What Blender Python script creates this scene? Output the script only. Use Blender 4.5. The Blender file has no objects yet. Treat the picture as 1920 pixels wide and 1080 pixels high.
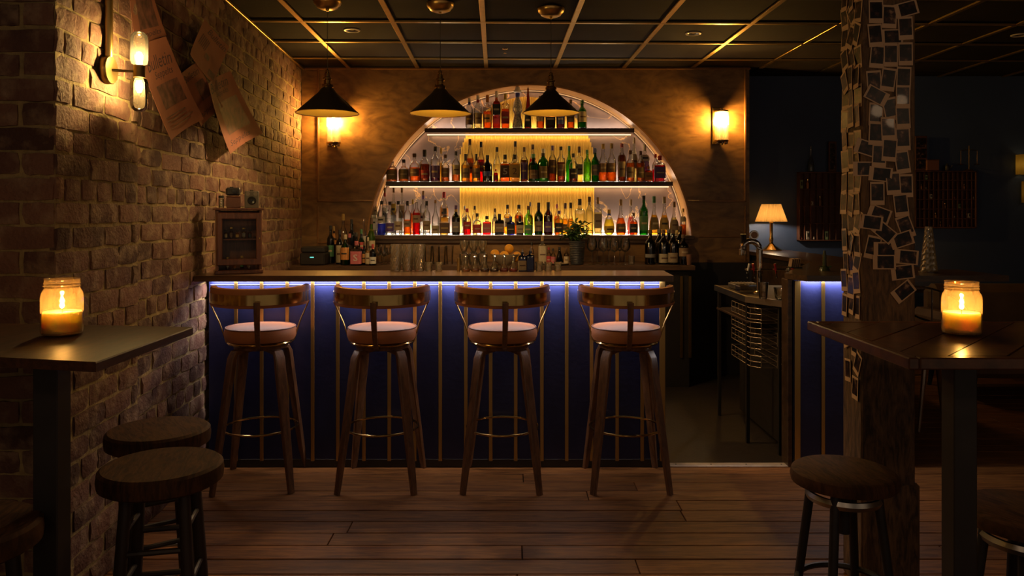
import bpy, math, random
from mathutils import Vector, Matrix, noise
random.seed(7)
R = math.radians
S = bpy.context.scene
COL = S.collection
F, PX, PY, H = 1437.0, 960.0, 402.0, 1.4          # focal length in px of the 1920 frame, horizon row, eye height

# ------------------------------------------------------------------ camera, world, exposure
cam_d = bpy.data.cameras.new('camera'); cam = bpy.data.objects.new('camera', cam_d); COL.objects.link(cam)
cam.location = (0, 0, H); cam.rotation_euler = (R(90), 0, 0)
cam_d.sensor_width = 36; cam_d.lens = F*36/1920; cam_d.shift_y = -138/1920
cam_d.clip_start = .05
S.camera = cam
W = bpy.data.worlds.new('world'); S.world = W; W.use_nodes = True
W.node_tree.nodes['Background'].inputs[0].default_value = (1.0, .74, .52, 1)
W.node_tree.nodes['Background'].inputs[1].default_value = .105
S.view_settings.view_transform = 'Standard'; S.view_settings.look = 'None'
S.view_settings.exposure = 0.22; S.view_settings.gamma = 1
S.view_settings.use_curve_mapping = False
S.cycles.use_denoising = True
S.cycles.max_bounces = 8; S.cycles.diffuse_bounces = 3; S.cycles.glossy_bounces = 3
S.cycles.transparent_max_bounces = 24; S.cycles.transmission_bounces = 4
S.cycles.sample_clamp_indirect = 2.0; S.cycles.caustics_reflective = False; S.cycles.caustics_refractive = False
S.cycles.use_light_tree = True

WARM = (1.0, .56, .20)
FILL = None
def lamp(name, kind, loc, power, color=WARM, size=.05, rot=None, sx=None, sy=None, spot=None):
    l = bpy.data.lights.new(name, kind); l.energy = power; l.color = color
    if kind == 'AREA':
        l.shape = 'RECTANGLE'; l.size = sx; l.size_y = sy
    else: l.shadow_soft_size = size
    if spot: l.spot_size = spot; l.spot_blend = .6
    o = bpy.data.objects.new(name, l); COL.objects.link(o); o.location = loc
    if rot: o.rotation_euler = rot
    return o
# the room goes on behind the camera: its own warm ceiling lamps
for x_, y_, z_, p_ in ((-1.5, -.4, 2.25, 5), (.1, -.75, 2.3, 5), (1.5, -.5, 2.2, 5), (3.1, -.3, 2.25, 6), (3.9, 2.2, 2.35, 2.5)):
    lamp('room_light', 'POINT', (x_, y_, z_), p_, (1, .62, .34), .05)
# pixel -> world helpers (used only to measure positions at a known depth)
def XP(px, d): return (px-PX)*d/F
def ZP(py, d): return H+(PY-py)*d/F

# ------------------------------------------------------------------ materials
MATS = {}
def bulb(t, c, r, power, col, sc=(1, 1, 1), name='bulb'):
    """a glowing bulb that is the light source itself; power in watts"""
    area = 4*math.pi*r*r*((sc[0]+sc[1]+sc[2])/3)**1.2
    MB().sphere(c, r, 14, 10, sc).build(name, EM('glow_%s_%d' % (name, int(power*1000)), col, power/(math.pi*area)), t)
def newmat(name):
    m = bpy.data.materials.new(name); m.use_nodes = True
    nt = m.node_tree; nt.nodes.clear()
    out = nt.nodes.new('ShaderNodeOutputMaterial')
    return m, nt, out
def N(nt, t, **kw):
    n = nt.nodes.new('ShaderNode'+t)
    for k, v in kw.items():
        if k.startswith('i_'):
            key = k[2:]; key = int(key) if key.isdigit() else key.replace('_', ' ')
            n.inputs[key].default_value = v
        else: setattr(n, k, v)
    return n
def c4(c): return (c[0], c[1], c[2], 1)
def P(name, col, rough=.5, metal=0, spec=.5, emit=None, estr=0, var=0, scale=8, bump=0, bscale=60, coat=0, stretch=None, rand=0, col2=None, sheen=0):
    """principled material: colour broken up by noise, optional fine bump and per-object variation"""
    if name in MATS: return MATS[name]
    m, nt, out = newmat(name); L = nt.links.new
    b = N(nt, 'BsdfPrincipled'); L(b.outputs[0], out.inputs[0])
    b.inputs['Base Color'].default_value = c4(col); b.inputs['Roughness'].default_value = rough
    b.inputs['Metallic'].default_value = metal; b.inputs['Specular IOR Level'].default_value = spec
    b.inputs['Coat Weight'].default_value = coat; b.inputs['Coat Roughness'].default_value = .12
    b.inputs['Sheen Weight'].default_value = sheen
    if emit: b.inputs['Emission Color'].default_value = c4(emit); b.inputs['Emission Strength'].default_value = estr
    if var or rand or bump:
        tc = N(nt, 'TexCoord'); mp = N(nt, 'Mapping'); L(tc.outputs['Object'], mp.inputs[0])
        if stretch: mp.inputs['Scale'].default_value = stretch
        vec = mp.outputs[0]
        if rand:
            oi = N(nt, 'ObjectInfo'); vm = N(nt, 'VectorMath', operation='MULTIPLY_ADD'); vm.inputs[1].default_value = (31, 17, 23)
            L(oi.outputs['Random'], vm.inputs[0]); L(mp.outputs[0], vm.inputs[2]); vec = vm.outputs[0]
        nz = N(nt, 'TexNoise'); nz.inputs['Scale'].default_value = scale; nz.inputs['Detail'].default_value = 6; L(vec, nz.inputs[0])
        cr = N(nt, 'ValToRGB'); e = cr.color_ramp.elements
        e[0].position = .3; e[1].position = .7
        c2 = col2 or tuple(max(0, x*(1-var)) for x in col)
        e[0].color = c4(c2); e[1].color = c4(col); L(nz.outputs[0], cr.inputs[0]); colout = cr.outputs[0]
        if rand:
            mr = N(nt, 'MapRange'); L(oi.outputs['Random'], mr.inputs[0]); mr.inputs[3].default_value = 1-rand; mr.inputs[4].default_value = 1+rand*.6
            mx = N(nt, 'VectorMath', operation='SCALE'); L(colout, mx.inputs[0]); L(mr.outputs[0], mx.inputs['Scale']); colout = mx.outputs[0]
        L(colout, b.inputs['Base Color'])
        if bump:
            n2 = N(nt, 'TexNoise'); n2.inputs['Scale'].default_value = bscale; n2.inputs['Detail'].default_value = 5; L(vec, n2.inputs[0])
            bp = N(nt, 'Bump'); bp.inputs['Strength'].default_value = bump; bp.inputs['Distance'].default_value = .01
            L(n2.outputs[0], bp.inputs['Height']); L(bp.outputs[0], b.inputs['Normal'])
    MATS[name] = m; return m
def EM(name, col, s):
    if name in MATS: return MATS[name]
    m, nt, out = newmat(name); e = N(nt, 'Emission'); e.inputs[0].default_value = c4(col); e.inputs[1].default_value = s
    nt.links.new(e.outputs[0], out.inputs[0]); MATS[name] = m; return m
def GL(name, col, gloss=.10, edge=.35, diff=0.0, dcol=None, rough=.04):
    """thin clear or tinted glass: transparent body that darkens where the wall is seen edge-on, clear gloss, optional cloudy share"""
    if name in MATS: return MATS[name]
    m, nt, out = newmat(name); L = nt.links.new
    lw = N(nt, 'LayerWeight'); lw.inputs[0].default_value = .35
    mixc = N(nt, 'MixRGB'); mixc.inputs[1].default_value = c4(col); mixc.inputs[2].default_value = c4(tuple(x*edge for x in col)); L(lw.outputs['Facing'], mixc.inputs[0])
    tr = N(nt, 'BsdfTransparent'); L(mixc.outputs[0], tr.inputs[0])
    cur = tr.outputs[0]
    if diff:
        tl = N(nt, 'BsdfTranslucent'); tl.inputs[0].default_value = c4(dcol or col); df = N(nt, 'BsdfDiffuse'); df.inputs[0].default_value = c4(dcol or col)
        ad = N(nt, 'MixShader'); ad.inputs[0].default_value = .4; L(tl.outputs[0], ad.inputs[1]); L(df.outputs[0], ad.inputs[2])
        mx = N(nt, 'MixShader'); mx.inputs[0].default_value = diff; L(cur, mx.inputs[1]); L(ad.outputs[0], mx.inputs[2]); cur = mx.outputs[0]
    if gloss:
        gs = N(nt, 'BsdfGlossy'); gs.inputs['Roughness'].default_value = rough
        mr = N(nt, 'MapRange'); L(lw.outputs['Fresnel'], mr.inputs[0]); mr.inputs[3].default_value = gloss*.4; mr.inputs[4].default_value = min(1, gloss*5)
        m2 = N(nt, 'MixShader'); L(mr.outputs[0], m2.inputs[0]); L(cur, m2.inputs[1]); L(gs.outputs[0], m2.inputs[2]); cur = m2.outputs[0]
    L(cur, out.inputs[0]); MATS[name] = m; return m
def wood(name, c1, c2, rough=.45, scale=6, stretch=(1, 1, 8), dist=6, rand=0, coat=0, bump=.15, planks=False):
    if name in MATS: return MATS[name]
    m, nt, out = newmat(name); L = nt.links.new
    b = N(nt, 'BsdfPrincipled'); L(b.outputs[0], out.inputs[0]); b.inputs['Roughness'].default_value = rough; b.inputs['Coat Weight'].default_value = coat
    b.inputs['Coat Roughness'].default_value = .15
    tc = N(nt, 'TexCoord'); mp = N(nt, 'Mapping'); mp.inputs['Scale'].default_value = stretch; L(tc.outputs['Object'], mp.inputs[0]); vec = mp.outputs[0]
    oi = N(nt, 'ObjectInfo')
    if rand:
        vm = N(nt, 'VectorMath', operation='MULTIPLY_ADD'); vm.inputs[1].default_value = (31, 17, 23); L(oi.outputs['Random'], vm.inputs[0]); L(vec, vm.inputs[2]); vec = vm.outputs[0]
    nz = N(nt, 'TexNoise'); nz.inputs['Scale'].default_value = scale; nz.inputs['Detail'].default_value = 8; nz.inputs['Distortion'].default_value = dist*.2; L(vec, nz.inputs[0])
    n3 = N(nt, 'TexNoise'); n3.inputs['Scale'].default_value = scale*6; n3.inputs['Detail'].default_value = 4; L(vec, n3.inputs[0])
    ad = N(nt, 'Math', operation='MULTIPLY_ADD'); L(n3.outputs[0], ad.inputs[0]); ad.inputs[1].default_value = .35; L(nz.outputs[0], ad.inputs[2])
    cr = N(nt, 'ValToRGB'); e = cr.color_ramp.elements; e[0].position = .5; e[1].position = .85; e[0].color = c4(c2); e[1].color = c4(c1); L(ad.outputs[0], cr.inputs[0]); co = cr.outputs[0]
    if rand:
        mr = N(nt, 'MapRange'); L(oi.outputs['Random'], mr.inputs[0]); mr.inputs[3].default_value = 1-rand; mr.inputs[4].default_value = 1+rand*.5
        mx = N(nt, 'VectorMath', operation='SCALE'); L(co, mx.inputs[0]); L(mr.outputs[0], mx.inputs['Scale']); co = mx.outputs[0]
    L(co, b.inputs['Base Color'])
    bp = N(nt, 'Bump'); bp.inputs['Strength'].default_value = bump; bp.inputs['Distance'].default_value = .004; L(ad.outputs[0], bp.inputs['Height']); L(bp.outputs[0], b.inputs['Normal'])
    MATS[name] = m; return m

BRASS = P('brass', (.72, .48, .17), .16, 1, var=.25, scale=12)
BRASS_B = P('brushed_brass', (.62, .42, .15), .34, 1, var=.15, scale=20, stretch=(1, 1, .1))
BRASS_D = P('aged_brass', (.34, .22, .07), .38, 1, var=.3, scale=9)
CHROME = P('chrome', (.75, .72, .68), .12, 1)
STEEL = P('steel', (.55, .53, .5), .3, 1, var=.2)
BLACK = P('black', (.028, .024, .023), .55, var=.2)
BLACKM = P('black_metal', (.032, .027, .026), .45, .2, var=.3, scale=15)
NAVY = P('navy_paint', (.020, .029, .135), .42, var=.25, scale=5, bump=.08, bscale=40)
DARKTOP = wood('dark_counter', (.10, .055, .028), (.035, .02, .012), .28, 5, (1, 6, 6), 5, coat=.3, bump=.05)
TOPWOOD = wood('bar_top_wood', (.17, .09, .04), (.09, .045, .02), .30, 5, (1, 7, 7), 5, coat=.25, bump=.05)
WALNUT = wood('walnut', (.21, .095, .04), (.085, .04, .02), .38, 7, (6, 6, 1), 5, coat=.2, bump=.08)
PLY = wood('plywood_panel', (.34, .178, .058), (.17, .085, .030), .42, 2.6, (1, 1, 2.2), 14, coat=.1, bump=.06)
PINE = wood('floor_boards', (.30, .122, .032), (.125, .046, .013), .52, 6, (.8, 9, 3), 5, rand=.28, coat=.06, bump=.3)
OLDWOOD = wood('worn_pillar_wood', (.20, .11, .05), (.045, .025, .014), .7, 7, (5, 5, 1), 8, bump=.8)
SEATWOOD = wood('scuffed_stool_seat', (.095, .040, .016), (.035, .016, .008), .75, 9, (5, 1, 1), 8, bump=.3)
TABLEWOOD = wood('table_wood', (.12, .045, .018), (.045, .018, .009), .30, 8, (1, 1, 1), 6, rand=.3, coat=.2, bump=.25)
LEATHER = P('tan_leather', (.46, .180, .075), .5, spec=.3, var=.12, scale=14, bump=.08, bscale=180)
LEATHER_D = P('leather_piping', (.20, .08, .05), .45)
CARD = P('photo_card', (.66, .44, .27), .5, var=.12)
WHITE = P('white', (.75, .72, .66), .4)
RUBBER = P('rubber_mat', (.03, .022, .02), .6, var=.3, scale=12, bump=.2, bscale=80)
TILE = P('ceiling_tile', (.026, .021, .020), .85, spec=.12, var=.2, scale=3, bump=.1, bscale=90)
BLUEWALL = P('blue_wall', (.050, .085, .20), .6, var=.2, scale=2, bump=.05)

for _m, _s in ((SEATWOOD, .2), (PINE, .3), (TABLEWOOD, .4)):
    [n for n in _m.node_tree.nodes if n.type == 'BSDF_PRINCIPLED'][0].inputs['Specular IOR Level'].default_value = _s
# ------------------------------------------------------------------ mesh builder
class MB:
    def __init__(s): s.v = []; s.f = []
    def add(s, vs, fs):
        n = len(s.v); s.v += [tuple(v) for v in vs]; s.f += [tuple(i+n for i in f) for f in fs]; return s
    def box(s, c, d, rz=0, rx=0, ry=0):
        M = Matrix.Translation(c) @ Matrix.Rotation(rz, 4, 'Z') @ Matrix.Rotation(ry, 4, 'Y') @ Matrix.Rotation(rx, 4, 'X')
        x, y, z = d[0]/2, d[1]/2, d[2]/2
        vs = [M @ Vector(p) for p in ((-x,-y,-z),(x,-y,-z),(x,y,-z),(-x,y,-z),(-x,-y,z),(x,-y,z),(x,y,z),(-x,y,z))]
        return s.add(vs, [(0,3,2,1),(4,5,6,7),(0,1,5,4),(1,2,6,5),(2,3,7,6),(3,0,4,7)])
    def bbox(s, c, d, b=.004, rz=0, rx=0, ry=0):
        """box with chamfered edges"""
        M = Matrix.Translation(c) @ Matrix.Rotation(rz, 4, 'Z') @ Matrix.Rotation(ry, 4, 'Y') @ Matrix.Rotation(rx, 4, 'X')
        x, y, z = d[0]/2, d[1]/2, d[2]/2; b = min(b, x*.9, y*.9, z*.9); n = len(s.v); idx = {}
        vs = []
        for sx in (-1, 1):
            for sy in (-1, 1):
                for sz in (-1, 1):
                    for a in range(3):
                        p = [sx*(x-b), sy*(y-b), sz*(z-b)]; p[a] = (sx*x, sy*y, sz*z)[a]
                        idx[(sx, sy, sz, a)] = len(vs); vs.append(M @ Vector(p))
        fs = []
        def q(*k): fs.append(tuple(idx[i] for i in k))
        for sg in (-1, 1):
            o = [(-1,-1),(1,-1),(1,1),(-1,1)]; o = o if sg > 0 else o[::-1]
            q(*[(sg, a, b2, 0) for a, b2 in o]); q(*[(b2, sg, a, 1) for a, b2 in o]); q(*[(a, b2, sg, 2) for a, b2 in o])
        for a in (-1, 1):
            for b2 in (-1, 1):
                q((a,b2,-1,0),(a,b2,-1,1),(a,b2,1,1),(a,b2,1,0)) if a*b2 < 0 else q((a,b2,-1,1),(a,b2,-1,0),(a,b2,1,0),(a,b2,1,1))
                q((-1,a,b2,1),(-1,a,b2,2),(1,a,b2,2),(1,a,b2,1)) if a*b2 < 0 else q((-1,a,b2,2),(-1,a,b2,1),(1,a,b2,1),(1,a,b2,2))
                q((a,-1,b2,2),(a,-1,b2,0),(a,1,b2,0),(a,1,b2,2)) if a*b2 < 0 else q((a,-1,b2,0),(a,-1,b2,2),(a,1,b2,2),(a,1,b2,0))
        for sx in (-1, 1):
            for sy in (-1, 1):
                for sz in (-1, 1):
                    t = [(sx,sy,sz,0),(sx,sy,sz,1),(sx,sy,sz,2)]; q(*(t if sx*sy*sz > 0 else t[::-1]))
        return s.add(vs, fs)
    def tube(s, pts, r, n=8, closed=False, flat=None):
        pts = [Vector(p) for p in pts]; m = len(pts); rings = []
        rr = r if isinstance(r, (list, tuple)) else [r]*m
        up = Vector((0, 0, 1)); base = len(s.v)
        for i, p in enumerate(pts):
            a = pts[(i-1) % m] if (closed or i > 0) else p; b = pts[(i+1) % m] if (closed or i < m-1) else p
            t = (b-a).normalized(); u = up if abs(t.dot(up)) < .95 else Vector((0, 1, 0))
            e1 = t.cross(u).normalized(); e2 = e1.cross(t).normalized()
            for k in range(n):
                an = 2*math.pi*k/n
                q = p + e1*math.cos(an)*rr[i] + e2*math.sin(an)*rr[i]*(flat or 1); s.v.append(tuple(q))
        for i in range(m if closed else m-1):
            j = (i+1) % m
            for k in range(n): l = (k+1) % n; s.f.append((base+i*n+k, base+i*n+l, base+j*n+l, base+j*n+k))
        if not closed:
            s.f.append(tuple(base+k for k in range(n))[::-1]); s.f.append(tuple(base+(m-1)*n+k for k in range(n)))
        return s
    def lathe(s, prof, n=20, c=(0, 0, 0), sq=0, flat=1, caps=True, a0=0, a1=2*math.pi):
        """profile [(r,z)]; sq>0 makes a squarish section; flat scales y; partial arc when a1-a0<2pi"""
        base = len(s.v); full = abs(a1-a0-2*math.pi) < 1e-6; m = n if full else n+1
        for r, z in prof:
            for k in range(m):
                a = a0+(a1-a0)*k/n; ca, sa = math.cos(a), math.sin(a)
                g = 1.0
                if sq: g = 1/((abs(ca)**(2+sq*8)+abs(sa)**(2+sq*8))**(1/(2+sq*8)))
                s.v.append((c[0]+r*ca*g, c[1]+r*sa*g*flat, c[2]+z))
        for i in range(len(prof)-1):
            for k in range(n):
                l = (k+1) % m; s.f.append((base+i*m+k, base+i*m+l, base+(i+1)*m+l, base+(i+1)*m+k))
        if caps and full:
            if prof[0][0] > 1e-5: s.f.append(tuple(base+k for k in range(n))[::-1])
            if prof[-1][0] > 1e-5: s.f.append(tuple(base+(len(prof)-1)*m+k for k in range(n)))
        return s
    def prism(s, poly, z0, z1):
        n = len(poly); vs = [(x, y, z0) for x, y in poly]+[(x, y, z1) for x, y in poly]
        return s.add(vs, [tuple(range(n))[::-1], tuple(range(n, 2*n))]+[(i, (i+1) % n, n+(i+1) % n, n+i) for i in range(n)])
    def sphere(s, c, r, n=12, m=8, sc=(1, 1, 1)):
        base = len(s.v); s.v.append((c[0], c[1], c[2]-r*sc[2]))
        for i in range(1, m):
            t = math.pi*i/m
            for k in range(n):
                a = 2*math.pi*k/n; s.v.append((c[0]+r*sc[0]*math.sin(t)*math.cos(a), c[1]+r*sc[1]*math.sin(t)*math.sin(a), c[2]-r*sc[2]*math.cos(t)))
        s.v.append((c[0], c[1], c[2]+r*sc[2])); last = len(s.v)-1
        for k in range(n):
            l = (k+1) % n; s.f.append((base, base+1+l, base+1+k)); s.f.append((last, base+1+(m-2)*n+k, base+1+(m-2)*n+l))
            for i in range(m-2): a = base+1+i*n; s.f.append((a+k, a+l, a+n+l, a+n+k))
        return s
    def mesh(s, name, smooth=True):
        me = bpy.data.meshes.new(name); me.from_pydata(s.v, [], s.f); me.validate(); me.update()
        if smooth:
            me.shade_smooth(); me.set_sharp_from_angle(angle=R(38))
        return me
    def build(s, name, mat, parent=None, loc=None, smooth=True, rot=None):
        me = s.mesh(name, smooth)
        if mat: me.materials.append(mat)
        return put(name, me, parent, loc, rot)
def put(name, me, parent=None, loc=None, rot=None):
    o = bpy.data.objects.new(name, me); COL.objects.link(o)
    if parent: o.parent = parent
    if loc: o.location = loc
    if rot: o.rotation_euler = rot
    return o
def tag(o, label=None, cat=None, group=None, kind=None):
    if label: o['label'] = label
    if cat: o['category'] = cat
    if group: o['group'] = group
    if kind: o['kind'] = kind
    return o
def thing(name, label, cat, loc=(0, 0, 0), rz=0, group=None):
    o = bpy.data.objects.new(name, None); COL.objects.link(o); o.location = loc; o.rotation_euler = (0, 0, rz)
    o.empty_display_size = .05
    return tag(o, label, cat, group)
def struct(o): o['kind'] = 'structure'; return o
ORD = ('first second third fourth fifth sixth seventh eighth ninth tenth eleventh twelfth thirteenth fourteenth fifteenth sixteenth seventeenth eighteenth nineteenth '
       'twentieth twenty-first twenty-second twenty-third twenty-fourth twenty-fifth twenty-sixth twenty-seventh twenty-eighth twenty-ninth thirtieth thirty-first thirty-second '
       'thirty-third thirty-fourth thirty-fifth thirty-sixth thirty-seventh thirty-eighth thirty-ninth fortieth').split()
_tx = {}
def text_geo(txt, shear=0):
    """flat lettering: vertices in a unit box (0..1 both ways) and faces"""
    if (txt, shear) in _tx: return _tx[(txt, shear)]
    cu = bpy.data.curves.new('text', 'FONT'); cu.body = txt; cu.shear = shear; cu.resolution_u = 2
    o = bpy.data.objects.new('text', cu); COL.objects.link(o); dg = bpy.context.evaluated_depsgraph_get()
    me = bpy.data.meshes.new_from_object(o.evaluated_get(dg)); vs = [v.co.copy() for v in me.vertices]; fs = [tuple(p.vertices) for p in me.polygons]
    bpy.data.objects.remove(o); bpy.data.meshes.remove(me)
    x0 = min(v.x for v in vs); x1 = max(v.x for v in vs); y0 = min(v.y for v in vs); y1 = max(v.y for v in vs)
    _tx[(txt, shear)] = ([((v.x-x0)/(x1-x0), (v.y-y0)/(y1-y0)) for v in vs], fs); return _tx[(txt, shear)]

# ================================================================== THE ROOM
CEIL = H+1.285
WK = -.0594                                   # the brick wall drifts outwards with depth
def WX(y, off=0): return -1.44+off+WK*y
wdir = Vector((WK, 1, 0)).normalized(); wn = Vector((wdir.y, -wdir.x, 0)); WRZ = math.atan2(wdir.y, wdir.x)
YB = 6.70; YBLUE = 7.12; BARY = 4.24

def brick_material():
    m, nt, out = newmat('old_brick'); L = nt.links.new
    b = N(nt, 'BsdfPrincipled'); L(b.outputs[0], out.inputs[0]); b.inputs['Roughness'].default_value = .8; b.inputs['Specular IOR Level'].default_value = .25
    tc = N(nt, 'TexCoord'); oi = N(nt, 'ObjectInfo'); geo = N(nt, 'NewGeometry')
    n1 = N(nt, 'TexNoise'); n1.inputs['Scale'].default_value = 14; n1.inputs['Detail'].default_value = 7; L(geo.outputs['Position'], n1.inputs[0])
    n2 = N(nt, 'TexNoise'); n2.inputs['Scale'].default_value = 70; n2.inputs['Detail'].default_value = 5; L(geo.outputs['Position'], n2.inputs[0])
    n4 = N(nt, 'TexNoise'); n4.inputs['Scale'].default_value = 5.5; n4.inputs['Detail'].default_value = 1; L(geo.outputs['Position'], n4.inputs[0])
    ad = N(nt, 'Math', operation='ADD'); L(oi.outputs['Random'], ad.inputs[0]); L(n4.outputs[0], ad.inputs[1])
    cr = N(nt, 'ValToRGB'); e = cr.color_ramp.elements; e[0].position = .35; e[1].position = 1.0
    md = N(nt, 'Math', operation='MULTIPLY'); L(ad.outputs[0], md.inputs[0]); md.inputs[1].default_value = .62
    e[0].color = (.085, .045, .035, 1); e[1].color = (.24, .125, .085, 1); x = cr.color_ramp.elements.new(.65); x.color = (.155, .078, .058, 1); L(md.outputs[0], cr.inputs[0])
    dust = N(nt, 'ValToRGB'); d = dust.color_ramp.elements; d[0].position = .47; d[1].position = .72; d[0].color = (0, 0, 0, 1); d[1].color = (.75, .75, .75, 1); L(n1.outputs[0], dust.inputs[0])
    mx = N(nt, 'MixRGB'); L(dust.outputs[0], mx.inputs[0]); L(cr.outputs[0], mx.inputs[1]); mx.inputs[2].default_value = (.36, .25, .165, 1)
    L(mx.outputs[0], b.inputs['Base Color'])
    sm = N(nt, 'Math', operation='MULTIPLY_ADD'); L(n1.outputs[0], sm.inputs[0]); sm.inputs[1].default_value = 1.6; L(n2.outputs[0], sm.inputs[2])
    bp = N(nt, 'Bump'); bp.inputs['Strength'].default_value = .8; bp.inputs['Distance'].default_value = .008; L(sm.outputs[0], bp.inputs['Height']); L(bp.outputs[0], b.inputs['Normal'])
    return m
BRICK = brick_material()
MORTAR = P('mortar', (.42, .315, .15), .9, spec=.2, var=.35, scale=25, bump=.9, bscale=45)

def brick_mesh(seed, L_, h, t=.03):
    rnd = random.Random(seed); mb = MB(); nx, nz = 5, 3
    # rough front grid (facing local +X of the wall frame: here local -Y), with sides going back t
    def P3(i, k):
        x = -L_/2+L_*i/(nx-1); z = -h/2+h*k/(nz-1); edge = (i in (0, nx-1)) or (k in (0, nz-1)); corner = (i in (0, nx-1)) and (k in (0, nz-1))
        return (x+rnd.uniform(-1, 1)*.0035+(-.002 if i == nx-1 and corner else .002 if corner else 0), -(rnd.uniform(-.0035, .002)) + (.004 if edge else 0)+(.004 if corner else 0), z+rnd.uniform(-1, 1)*.003+((-.002 if k else .002) if corner else 0))
    vs = [P3(i, k) for k in range(nz) for i in range(nx)]
    fs = [(k*nx+i, k*nx+i+1, (k+1)*nx+i+1, (k+1)*nx+i) for k in range(nz-1) for i in range(nx-1)]
    rim = list(range(nx))+[k*nx+nx-1 for k in range(1, nz)]+[(nz-1)*nx+i for i in range(nx-2, -1, -1)]+[k*nx for k in range(nz-2, 0, -1)]
    n = len(vs); vs += [(vs[i][0]*1.01, t, vs[i][2]*1.01) for i in rim]
    m = len(rim); fs += [(rim[j], n+j, n+(j+1) % m, rim[(j+1) % m]) for j in range(m)]
    mb.add(vs, fs); return mb
FULL = [brick_mesh(i, .226, .075).mesh('brick') for i in range(10)]
HALF = [brick_mesh(50+i, .106, .075).mesh('brick') for i in range(5)]
for me in FULL+HALF: me.materials.append(BRICK)
CH = .085; PL = .24
def brick_run(parent, off, y0, y1, visible, limit=300, zmax=CEIL):
    """bricks of one face between depths y0 and y1; visible(y,z) picks the ones built singly"""
    rest = MB(); cnt = 0; rows = int(zmax/CH)+1; cand = []
    for r in range(rows):
        z = r*CH+CH/2
        if z+.036 > zmax: z = zmax-.037 if z-.02 < zmax else z
        if z-.036 > zmax: continue
        head = (r % 6 == 5)
        pitch = .12 if head else PL; y = y0 - ((r*.12) % PL if not head else (.06 if r % 2 else 0))
        while y < y1-.01:
            a, b_ = max(y, y0), min(y+pitch, y1)
            if b_-a > .05: cand.append((r, z, (a+b_)/2, b_-a-.014, head))
            y += pitch
    cand.sort(key=lambda c: c[2])
    for r, z, y, ln, head in cand:
        base = random.choice(HALF if ln < .15 else FULL); l0 = .106 if ln < .15 else .226
        loc = Vector((WX(y, off), y, z+random.uniform(-.003, .003))) + wn*random.uniform(-.002, .004)
        M = Matrix.Translation(loc) @ Matrix.Rotation(WRZ+random.uniform(-.008, .008), 4, 'Z') @ Matrix.Rotation(random.uniform(-.012, .012), 4, 'Y')
        sc = Matrix.Diagonal((ln/l0, 1, random.uniform(.96, 1.03), 1))
        if visible(y, z) and cnt < limit:
            o = put('brick', base, parent); o.matrix_local = M @ sc; cnt += 1
        else:
            vs = [M @ sc @ v.co for v in base.vertices]; rest.add(vs, [tuple(p.vertices) for p in base.polygons])
    if rest.v: tag(rest.build('brick_infill', BRICK, parent), kind='stuff')
def wall_block(name, y0, y1, off, thick):
    a = [(WX(y0, off-.010), y0), (WX(y1, off-.010), y1), (WX(y1, off-thick), y1), (WX(y0, off-thick), y0)]
    return struct(MB().prism(a, 0, CEIL).build(name, MORTAR, smooth=False))
wl = wall_block('wall_left', 3.27, 7.3, 0, .25)
brick_run(wl, 0, 3.285, YB+.02, lambda y, z: (y < 4.3 or z > 1.0) and y < 6.3 and not (z > 2.35 and y < 4.5))
PIY = 2.614                                   # near end of the brick pier; its end face looks at the camera
wp = struct(MB().prism([(WX(PIY, .03), PIY+.012), (WX(3.285, .03), 3.285), (-2.35, 3.285), (-2.35, PIY+.012)], 0, CEIL).build('wall_left_pier', MORTAR, smooth=False))
brick_run(wp, .04, PIY+.004, 3.285, lambda y, z: True)
rest = MB(); cnt = 0
for r in range(int(CEIL/CH)+1):
    z = r*CH+CH/2
    if z > CEIL-.03: continue
    head = r % 2 == 0; pitch = .12 if head else PL; xx = WX(PIY, .04)-.012
    while xx > -2.3:
        ln = pitch-.014; base = random.choice(HALF if head else FULL)
        M = Matrix.Translation((xx-ln/2, PIY+random.uniform(-.003, .002), z+random.uniform(-.003, .003))) @ Matrix.Rotation(random.uniform(-.012, .012), 4, 'Y')
        if cnt < 295 and xx > -1.95: o = put('brick', base, wp); o.matrix_local = M; cnt += 1
        else: rest.add([M @ v.co for v in base.vertices], [tuple(p.vertices) for p in base.polygons])
        xx -= pitch
tag(rest.build('brick_infill', BRICK, wp), kind='stuff')
struct(MB().box((-2.40, 1.3, CEIL/2), (.1, 4.0, CEIL)).build('wall_left_near', MORTAR, smooth=False))

# ---- floor: boards run across the room, parallel with the bar
fl = struct(MB().box((1.6, 3.2, -.03), (8.2, 8.2, .03)).build('floor', P('floor_under', (.02, .012, .008), .9), smooth=False))
bw = .128; y = -.6; n = 0
while y < YBLUE-.05:
    x_left = -1.75 if y > 2.5 else -2.35; x_right = 5.2
    if y+bw/2 > BARY-.005: x_left = 2.22
    x = x_left - random.uniform(0, 1.2) if x_left < 0 else x_left
    x = x_left
    first = True
    while x < x_right-.1:
        ln = random.uniform(1.6, 3.4) if not first else random.uniform(.8, 2.6); first = False
        x2 = min(x+ln, x_right); 
        if x_right-x2 < .4: x2 = x_right
        mb = MB().bbox(((x+x2)/2, y+bw/2, -.0075+random.uniform(-.0008, .0008)), (x2-x-.004, bw-.005, .015), .002)
        mb.v = [(a-(x+x2)/2, b-(y+bw/2), c) for a, b, c in mb.v]
        if y > 1.0: mb.build('plank', PINE, fl, ((x+x2)/2, y+bw/2, 0), smooth=False); n += 1
        else: mb.build('plank', PINE, fl, ((x+x2)/2, y+bw/2, 0), smooth=False)
        x = x2
    y += bw
MB().box((.0, 5.6, -.009), (4.4, 2.60, .016)).build('mat', RUBBER, fl, smooth=False)
st = thing('threshold_strip', 'pale metal threshold strip on the floor across the bar entrance', 'threshold', (XP(1369, BARY), BARY+.03, 0))
w_ = XP(1487, BARY)-XP(1250, BARY)
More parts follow.
